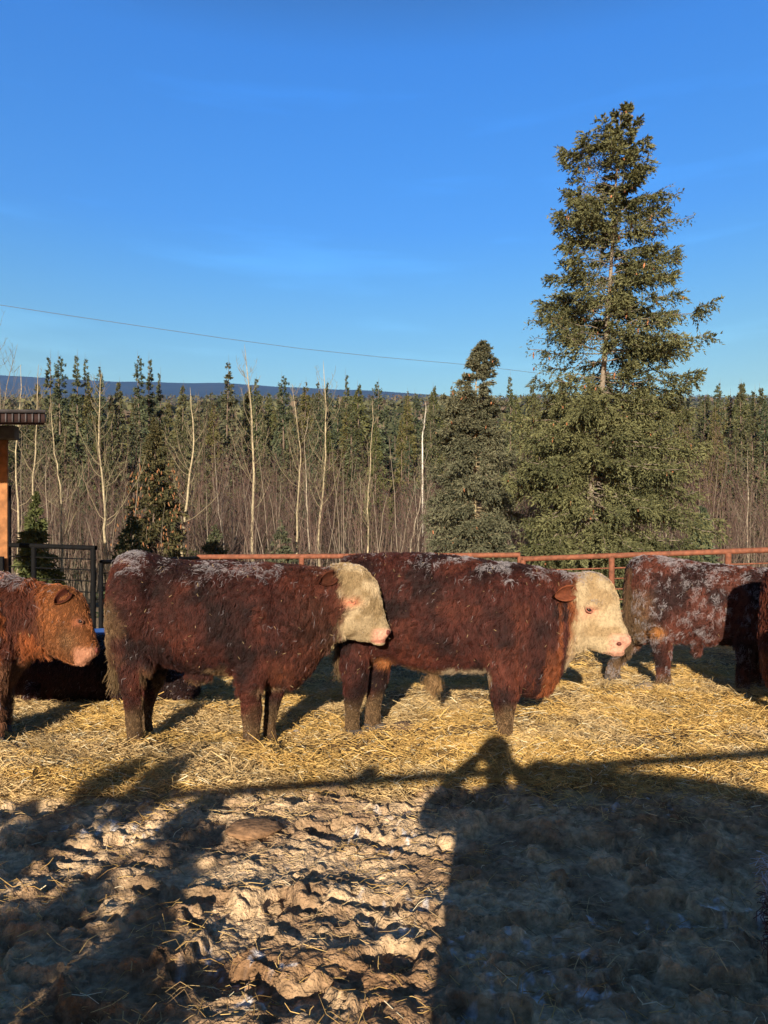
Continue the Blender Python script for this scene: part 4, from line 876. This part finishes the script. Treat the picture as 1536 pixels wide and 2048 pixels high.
# ------------------------------------------------------------------ aspens
def aspen(label, pts, D, wpx, nbr, seedv, spread=1., col=(.43, .36, .235)):
    random.seed(seedv); r2 = np.random.default_rng(seedv)
    P = np.array([W(a, b, D) for a, b in pts]); k = 22; tt = np.linspace(0, 1, k)
    d = np.concatenate([[0], np.cumsum(np.linalg.norm(np.diff(P, axis=0), axis=1))]); d /= d[-1]
    TP = np.stack([np.interp(tt, d, P[:, j]) for j in range(3)], 1)
    TP[:, 0] += .03 * np.sin(tt * 9 + seedv) + np.cumsum(r2.normal(0, .02, k)); TP[:, 1] += .05 * np.sin(tt * 5)
    if TP[0, 2] > 0: TP[0] = [TP[0, 0], TP[0, 1], -.1]
    r0 = wpx * D / F / 2; Rr = r0 * .72 * (1 - tt) ** .8 + .004
    h = TP[-1, 2]; base = (TP[0, 0], D, 0)
    e = empty('aspen_tree', base, label, 'tree', 'bare aspens behind the pen')
    tc = np.array(col) * (.55 + .5 * r2.uniform(0, 1, (k, 1)))
    V, Fq, C = tubes(TP[None], Rr[None], 7, tc[None]); mesh_np('trunk', V, Fq, M_bark, C, parent=e, loc=base)
    bp = []; br = []; bc = []
    for i in range(nbr):
        t = r2.uniform(.36, .97); a = r2.uniform(0, 6.28); L = (1 - t) * h * .30 * r2.uniform(.5, 1.2) * spread + .25
        p0 = np.array([np.interp(t, tt, TP[:, j]) for j in range(3)]); u = np.linspace(0, 1, 6)
        dx = math.cos(a); dy = math.sin(a)
        sp_ = r2.uniform(.55, 1.05); pth = p0 + np.stack([dx * L * sp_ * (u - .25 * u ** 2), dy * L * sp_ * (u - .25 * u ** 2), L * (r2.uniform(.2, .7) * u + r2.uniform(.3, .9) * u ** 2)], 1) + r2.normal(0, .03, (6, 3)) * u[:, None] * L
        rb = np.interp(t, tt, Rr) * r2.uniform(.15, .28)
        bp.append(pth); br.append(rb * (1 - u * .8) + .0025); bc.append(np.array(col) * .68)
        for j in range(7):
            v = r2.uniform(.2, 1); q0 = np.array([np.interp(v, u, pth[:, m_]) for m_ in range(3)]); a2 = r2.uniform(0, 6.28); l2_ = L * .45 * r2.uniform(.4, 1)
            bp.append(q0 + np.stack([math.cos(a2) * l2_ * u * .6, math.sin(a2) * l2_ * u * .6, l2_ * u * .8], 1) + r2.normal(0, .03, (6, 3)) * u[:, None] * l2_)
            br.append(rb * .3 * (1 - u * .8) + .0022); bc.append(np.array(col) * .5)
    V, Fq, C = tubes(np.array(bp), np.array(br), 4, np.array(bc)); mesh_np('branches', V, Fq, M_twig, C, parent=e, loc=base)
    return e
aspen('tallest pale yellow aspen, right of the lone tufted spruce', [(500, 1220), (502, 1100), (506, 960), (501, 860), (497, 800), (490, 690)], 22, 10, 22, 1)
aspen('crooked pale aspen in front of the bushy cone laden spruce', [(362, 1220), (366, 1080), (376, 960), (386, 900), (388, 850), (383, 775)], 22, 10, 20, 2, .9)
aspen('pale aspen with wide arching branches rising over the left bull rump', [(224, 1250), (216, 1100), (206, 980), (203, 900), (206, 830), (208, 745)], 20, 10, 24, 3, 1.15)
aspen('slim forked aspen over the middle of the black steel panel', [(124, 1250), (122, 1060), (120, 960), (112, 905), (108, 860), (104, 800)], 20, 7, 18, 4)
aspen('pale aspen second from the shed roof with a curved stem', [(60, 1250), (64, 1000), (70, 940), (76, 880), (80, 820), (82, 730)], 21, 8, 18, 5)
aspen('straight aspen nearest the orange shed post', [(30, 1250), (29, 1050), (28, 900), (29, 820), (31, 730)], 21, 8, 16, 6)
aspen('kinked aspen left of the pair near the centre', [(592, 1220), (597, 1060), (601, 950), (604, 925), (598, 860), (597, 770)], 22, 7, 18, 7)
aspen('straight tall aspen right of the kinked one near the centre', [(645, 1220), (649, 1060), (653, 960), (652, 860), (653, 780), (650, 722)], 22, 8, 18, 8)
aspen('slender aspen rising behind the white face of the left bull', [(738, 1220), (738, 1080), (737, 960), (741, 880), (745, 850), (742, 800)], 22, 6, 14, 9)
aspen('tall thin bare aspen whose twigs reach the sky above the shed roof', [(2, 1250), (6, 1000), (8, 800), (10, 700), (6, 636)], 24, 6, 26, 10, 1.1, (.3, .25, .19))
aspen('bare birch with a leaning fork at the left of the shed roof', [(-20, 1250), (-14, 1000), (0, 850), (12, 760), (30, 690)], 25, 6, 20, 12, 1.1, (.3, .25, .19))
aspen('thin pale aspen right of the big fir', [(1498, 1230), (1494, 1100), (1489, 980), (1487, 900)], 23, 5, 14, 13, 1., (.36, .30, .23))
aspen('slanting pale sapling against the thicket left of the bare topped spruce', [(815, 1220), (830, 1060), (842, 960), (857, 900)], 23, 5, 12, 14, 1., (.36, .30, .23))
aspen('pale dead snag standing far off between the spruces', [(846, 900), (848, 850), (850, 803)], 46, 4, 3, 15, .3, (.8, .75, .65))
aspen('pale sapling right of the kinked aspen', [(620, 1220), (612, 1060), (610, 960), (607, 890), (620, 820)], 24, 5, 14, 16, 1., (.36, .30, .23))
aspen('thin grey sapling between the crooked and the tallest aspen', [(452, 1220), (450, 1080), (440, 960), (430, 880)], 25, 4, 14, 17, 1., (.30, .25, .2))

# ------------------------------------------------------------------ bare brush thicket (stuff)
def thicket(n, Da, Db, pxa, pxb, hmin, hmax, ntw):
    D = Da * (Db / Da) ** rng.uniform(0, 1, n); x = (rng.uniform(pxa, pxb, n) - 768) * D / F
    h = rng.uniform(hmin, hmax, n) * (.55 + .8 * vn(x * .35, D * .2, 66)); k = 6; u = np.linspace(0, 1, k)
    ln = rng.normal(0, .14, (n, 2)); P = np.stack([x[:, None] + ln[:, :1] * h[:, None] * u ** 1.3, D[:, None] + ln[:, 1:] * h[:, None] * u ** 1.3, h[:, None] * u - .1], 2)
    P[:, 1:] += rng.normal(0, .05, P[:, 1:].shape)
    r = rng.uniform(.007, .022, n)[:, None] * (1 - u * .8)
    lo = mix((.13, .10, .075), (.34, .28, .21), rng.uniform(0, 1, n) ** 2); hi = mix((.085, .05, .045), (.15, .095, .08), rng.uniform(0, 1, n))
    c = lo[:, None, :] * (1 - u[None, :, None]) + hi[:, None, :] * u[None, :, None]
    S = tubes(P, r, 3, c)
    b = np.repeat(np.arange(n), ntw); m_ = len(b); v = rng.uniform(.25, 1, m_); fi = v * (k - 1); i0 = np.minimum(fi.astype(int), k - 2); f_ = (fi - i0)[:, None]
    q0 = P[b, i0] * (1 - f_) + P[b, i0 + 1] * f_; a = rng.uniform(0, 6.28, m_); L = rng.uniform(.3, 1.2, m_) * (1.2 - v * .5) * h[b] / 5
    uu = np.linspace(0, 1, 3)[None, :, None]; d = np.stack([np.cos(a) * .6, np.sin(a) * .6, rng.uniform(.3, 1.1, m_)], 1)
    Q = q0[:, None, :] + d[:, None, :] * L[:, None, None] * uu + rng.normal(0, .05, (m_, 3, 3)) * uu
    Tt = tubes(Q, np.tile([.006, .005, .0035], (m_, 1)), 3, mix((.075, .048, .043), (.19, .125, .105), rng.uniform(0, 1, m_)))
    return merge(S, Tt)
def poles(n):
    D = rng.uniform(20, 30, n); x = (rng.uniform(-150, 1700, n) - 768) * D / F; h = rng.uniform(2.2, 5.2, n); k = 7; u = np.linspace(0, 1, k)
    ln = rng.normal(0, .10, (n, 1)); P = np.stack([x[:, None] + ln * h[:, None] * u ** 1.4, D[:, None] + 0 * u, h[:, None] * u - .1], 2); P[:, 1:, :2] += np.cumsum(rng.normal(0, .025, (n, k - 1, 2)), 1)
    return tubes(P, rng.uniform(.010, .024, n)[:, None] * (1 - .8 * u), 4, mix((.18, .145, .11), (.38, .32, .25), rng.uniform(0, 1, n)))
parts = [thicket(620, 20, 25, -900, 2500, 1.8, 3.9, 14), thicket(1600, 25, 33, -900, 2500, 3.0, 5.2, 14), thicket(2300, 33, 44, -900, 2500, 4.2, 7.2, 14), poles(260)]
V, Fq, C = merge(*parts)
tag(mesh_np('brush_thicket', V, Fq, M_twig, C), kind='stuff')

# ------------------------------------------------------------------ frosted weed at the lower right
D = 2.15; wx = W(1532, 0, D)[0]; e = empty('frosted_weed', (wx, D, 0), 'frost covered dry weed at the lower right edge', 'weed')
P = np.array([[wx + .03, D, -.05], [wx + .02, D, .15], [wx + .025, D, .3], [wx + .015, D, .42]]); V, Fq, C = tubes(P[None], np.array([[.018, .016, .014, .01]]), 8, np.array([[.10, .04, .03]]))
mesh_np('stem', V, Fq, M_bark, C, parent=e, loc=e.location)
n = 260; z = rng.uniform(.16, .44, n); p0 = np.stack([np.full(n, wx + .02), np.full(n, D), z], 1); a = rng.uniform(0, 6.28, n); L = rng.uniform(.02, .075, n) * (.5 + z)
u = np.linspace(0, 1, 5)[None, :]
Q = p0[:, None, :] + np.stack([np.cos(a[:, None] + u * 2) * L[:, None] * u, np.sin(a[:, None] + u * 2) * L[:, None] * u, L[:, None] * (.7 * u - u ** 2 * rng.uniform(0, 1.3, (n, 1)))], 2)
V, Fq, C = tubes(Q, np.full((n, 5), .0014), 3, mix((.15, .07, .06), (.6, .6, .66), sst(.3, .42, z))); mesh_np('seed_head', V, Fq, M_twig, C, parent=e, loc=e.location)

# ------------------------------------------------------------------ what stands behind the camera and throws the long shadows
# rail the photographer leans over
rl = panel('pipe_fence', 'brown pipe fence that the photographer leans over', (-2.35, -.60), (3.6, .80), 1.20, [], (0, 1), .028, .01, M_rust, g)
# photographer
pt = []
X0 = -.03
pt.append(limb([(X0, -.36, .05), (X0, -.37, .5), (X0, -.38, .85), (X0, -.38, 1.1), (X0, -.37, 1.2)], [.17, .2, .22, .21, .12]))
for sx in (-1, 1):
    pt.append(limb([(X0 + sx * .11, -.36, -.02), (X0 + sx * .11, -.37, .25), (X0 + sx * .11, -.37, .45), (X0 + sx * .1, -.38, .75)], [.075, .085, .095, .12]))
    pt.append(limb([(X0 + sx * .11, -.40, .04), (X0 + sx * .12, -.2, .035)], [.055, .045]))
    pt.append(limb([(X0 + sx * .17, -.38, 1.13), (X0 + sx * .27, -.30, 1.08), (X0 + sx * .34, -.2, 1.04)], [.085, .08, .07]))
    pt.append(limb([(X0 + sx * .34, -.2, 1.04), (X0 + sx * .22, -.13, 1.17), (X0 + sx * .09, -.08, 1.29)], [.07, .055, .04]))
    pt.append(ball((X0 + sx * .075, -.075, 1.315), (.02, .03, .045)))
    for q_ in range(4):
        pt.append(limb([(X0 + sx * .075, -.06, 1.30 + q_ * .02), (X0 + sx * .06, -.042, 1.305 + q_ * .02), (X0 + sx * .04, -.045, 1.31 + q_ * .02)], [.010, .009, .008], 8))
    pt.append(limb([(X0 + sx * .07, -.09, 1.29), (X0 + sx * .05, -.085, 1.31), (X0 + sx * .035, -.08, 1.325)], [.011, .010, .008], 8))
    pt.append(ball((X0 + sx * .095, -.37, 1.37), (.015, .03, .04)))
pt.append(limb([(X0, -.37, 1.15), (X0, -.37, 1.26), (X0, -.36, 1.33)], [.09, .065, .06]))
pt.append(ball((X0, -.36, 1.385), (.085, .10, .115))); pt.append(ball((X0, -.265, 1.365), (.014, .02, .025)))
v, nm_, tr = remesh(pt, .008, 3)
pm = mesh_np('person', v, tr, M_cloth, smooth=True, loc=(X0, -.37, 0))
tag(pm, 'person in dark winter coat holding a phone up over the rail', 'person')
V, f = loft([np.array([[math.cos(a) * rx_, math.sin(a) * ry_, zz_] for a in np.arange(20) * 2 * math.pi / 20]) + [X0, -.365, 1.40] for rx_, ry_, zz_ in ((.098, .112, -.02), (.102, .116, .03), (.09, .1, .08), (.05, .055, .11), (.01, .01, .12))])
mesh_np('knit_hat', V, f, M_cloth, parent=pm, smooth=True, loc=(X0, -.37, 0))
V, f, _ = box(0, -.06, 1.335, .075, .01, .155); ph = mesh_np('phone', V, f, M_steel_dark, loc=(0, -.06, 1.335)); tag(ph, 'black phone held up by the photographer', 'phone'); bevel(ph, .004)
# round bales
def bale(x, y, rz, label):
    prof = []; R0 = .725; Ln = 1.35; N = 40; rings = []
    for t, rr_ in ((-.5, .3), (-.5, .62), (-.49, .70), (-.46, R0), (-.2, R0 + .01), (.2, R0 + .01), (.46, R0), (.49, .70), (.5, .62), (.5, .3)):
        a = np.arange(N) * 2 * math.pi / N; r_ = rr_ * (1 + .02 * np.sin(a * 5 + t * 9) + .01 * np.sin(a * 13)); rings.append(np.stack([np.full(N, t * Ln), np.cos(a) * r_, np.sin(a) * r_], 1))
    V, f = loft(rings); o = mesh_np('hay_bale', V, f, M_bale, smooth=True); o.location = (x, y, .735); o.rotation_euler = (0, 0, rz)
    for k in range(3):
        a = np.linspace(0, 2 * math.pi, 41); q_ = np.stack([np.full(41, -.4 + k * .4), np.cos(a) * .742, np.sin(a) * .742], 1)
        V, Fq, _ = tubes(q_[None], np.full((1, 41), .006), 5); mesh_np('twine', V, Fq, M_straw, np.tile((.5, .42, .25), (len(V), 1)), parent=o)
    tag(o, label, 'hay bale', 'round bales behind the photographer')
bale(.66, -1.10, R(-27), 'round hay bale right behind the photographer')
bale(1.90, -1.74, R(-27), 'round hay bale farther right behind the photographer')
bale(3.14, -2.38, R(-27), 'round hay bale at the far end of the row')
# shrub whose clumps throw the broken shade over the left foreground
TE = math.tan(R(SUN_EL)); SX = math.sin(R(SUN_AZ)); SY = math.cos(R(SUN_AZ))
blobs = [(280, 1548, 42), (372, 1540, 40), (322, 1585, 55), (418, 1612, 32), (385, 1640, 38), (402, 1690, 42), (180, 1790, 42), (135, 1652, 50), (72, 1700, 55), (20, 1682, 50), (28, 1752, 50), (322, 1812, 42),
         (352, 1775, 30), (300, 1878, 46), (80, 1862, 60), (140, 1895, 40), (50, 1955, 75), (175, 1962, 62), (305, 1938, 42), (120, 2025, 80), (290, 2022, 60), (10, 1850, 40), (215, 2040, 60), (-60, 1750, 80), (-70, 1900, 90), (340, 2060, 50), (60, 1620, 24), (200, 1590, 30), (740, 1548, 16)]
sh0 = np.array([-2.35, -1.7, 0.]); shrub = empty('spruce_tree', tuple(sh0), 'small spruce standing behind the photographer on the left', 'tree')
bp, br, cp = [], [], []
for (bx, by, brad) in blobs:
    brad = brad * .70
    Dg = F * CH / (by - HZ); Xg = (bx - 768) * Dg / F; yp = -1.7 + rng.uniform(-.35, .35); ds = (Dg - yp) / SY
    c = np.array([Xg - SX * ds, yp, TE * ds]); r = brad * Dg / F * 1.05
    n = int(120 + 2600 * r); q_ = norm(rng.normal(size=(n, 3))) * (rng.uniform(0, 1, n) ** .4 * r)[:, None] * [1, .8, .9]
    cp.append((c + q_, q_))
    z0 = max(.3, c[2] * .55); p0 = np.array([sh0[0] + (c[0] - sh0[0]) * .12, -1.7, z0]); u = np.linspace(0, 1, 6)[:, None]
    bp.append(p0 * (1 - u) + c * u + np.array([0, 0, -.08]) * np.sin(u * math.pi)); br.append(.014 * (1 - u[:, 0] * .7))
# two bare limbs whose shadows streak the straw
for (a_, b_) in (((430, 1590), (80, 1466)), ((372, 1540), (388, 1482))):
    q_ = []
    for bx, by in (a_, b_):
        Dg = F * CH / (by - HZ); Xg = (bx - 768) * Dg / F; ds = (Dg + 1.7) / SY; q_.append(np.array([Xg - SX * ds, -1.7, TE * ds]))
    u = np.linspace(0, 1, 6)[:, None]; bp.append(q_[0] * (1 - u) + q_[1] * u + rng.normal(0, .01, (6, 3))); br.append(.016 * (1 - u[:, 0] * .5))
V, Fq, C = tubes(np.array(bp), np.array(br), 6, np.tile((.16, .12, .09), (len(bp), 1)))
tk = tubes(np.array([[[sh0[0], -1.7, -.05], [sh0[0] + .05, -1.72, .8], [sh0[0] + .1, -1.7, 1.9]]]), np.array([[.06, .045, .015]]), 8, np.array([[.16, .12, .09]]))
V, Fq, C = merge((V, Fq, C), tk); mesh_np('trunk', V, Fq, M_bark, C, parent=shrub, loc=tuple(sh0))
PP = np.concatenate([a_ for a_, b_ in cp]); DD = np.concatenate([b_ for a_, b_ in cp])
V, Fq, C = blades(PP, DD + rng.normal(0, .05, DD.shape), .05, .028, mix(G1, G2, rng.uniform(0, 1, len(PP)))); mesh_np('crown', V, Fq, M_leaf, C, parent=shrub, loc=tuple(sh0))

# ------------------------------------------------------------------ air: distant ground fades to blue
V, f, _ = box(0, 2500, 610, 9400, 5700, 1260)
hm = bpy.data.materials.new('haze_air'); hm.use_nodes = True; ht = hm.node_tree; ht.nodes.clear()
ho = ht.nodes.new('ShaderNodeOutputMaterial'); pv = ht.nodes.new('ShaderNodeVolumePrincipled')
pv.inputs['Color'].default_value = (.2, .45, 1, 1); pv.inputs['Density'].default_value = .00015; pv.inputs['Anisotropy'].default_value = 0.0
ht.links.new(pv.outputs[0], ho.inputs['Volume'])
tag(mesh_np('haze', V, f, hm), kind='stuff')
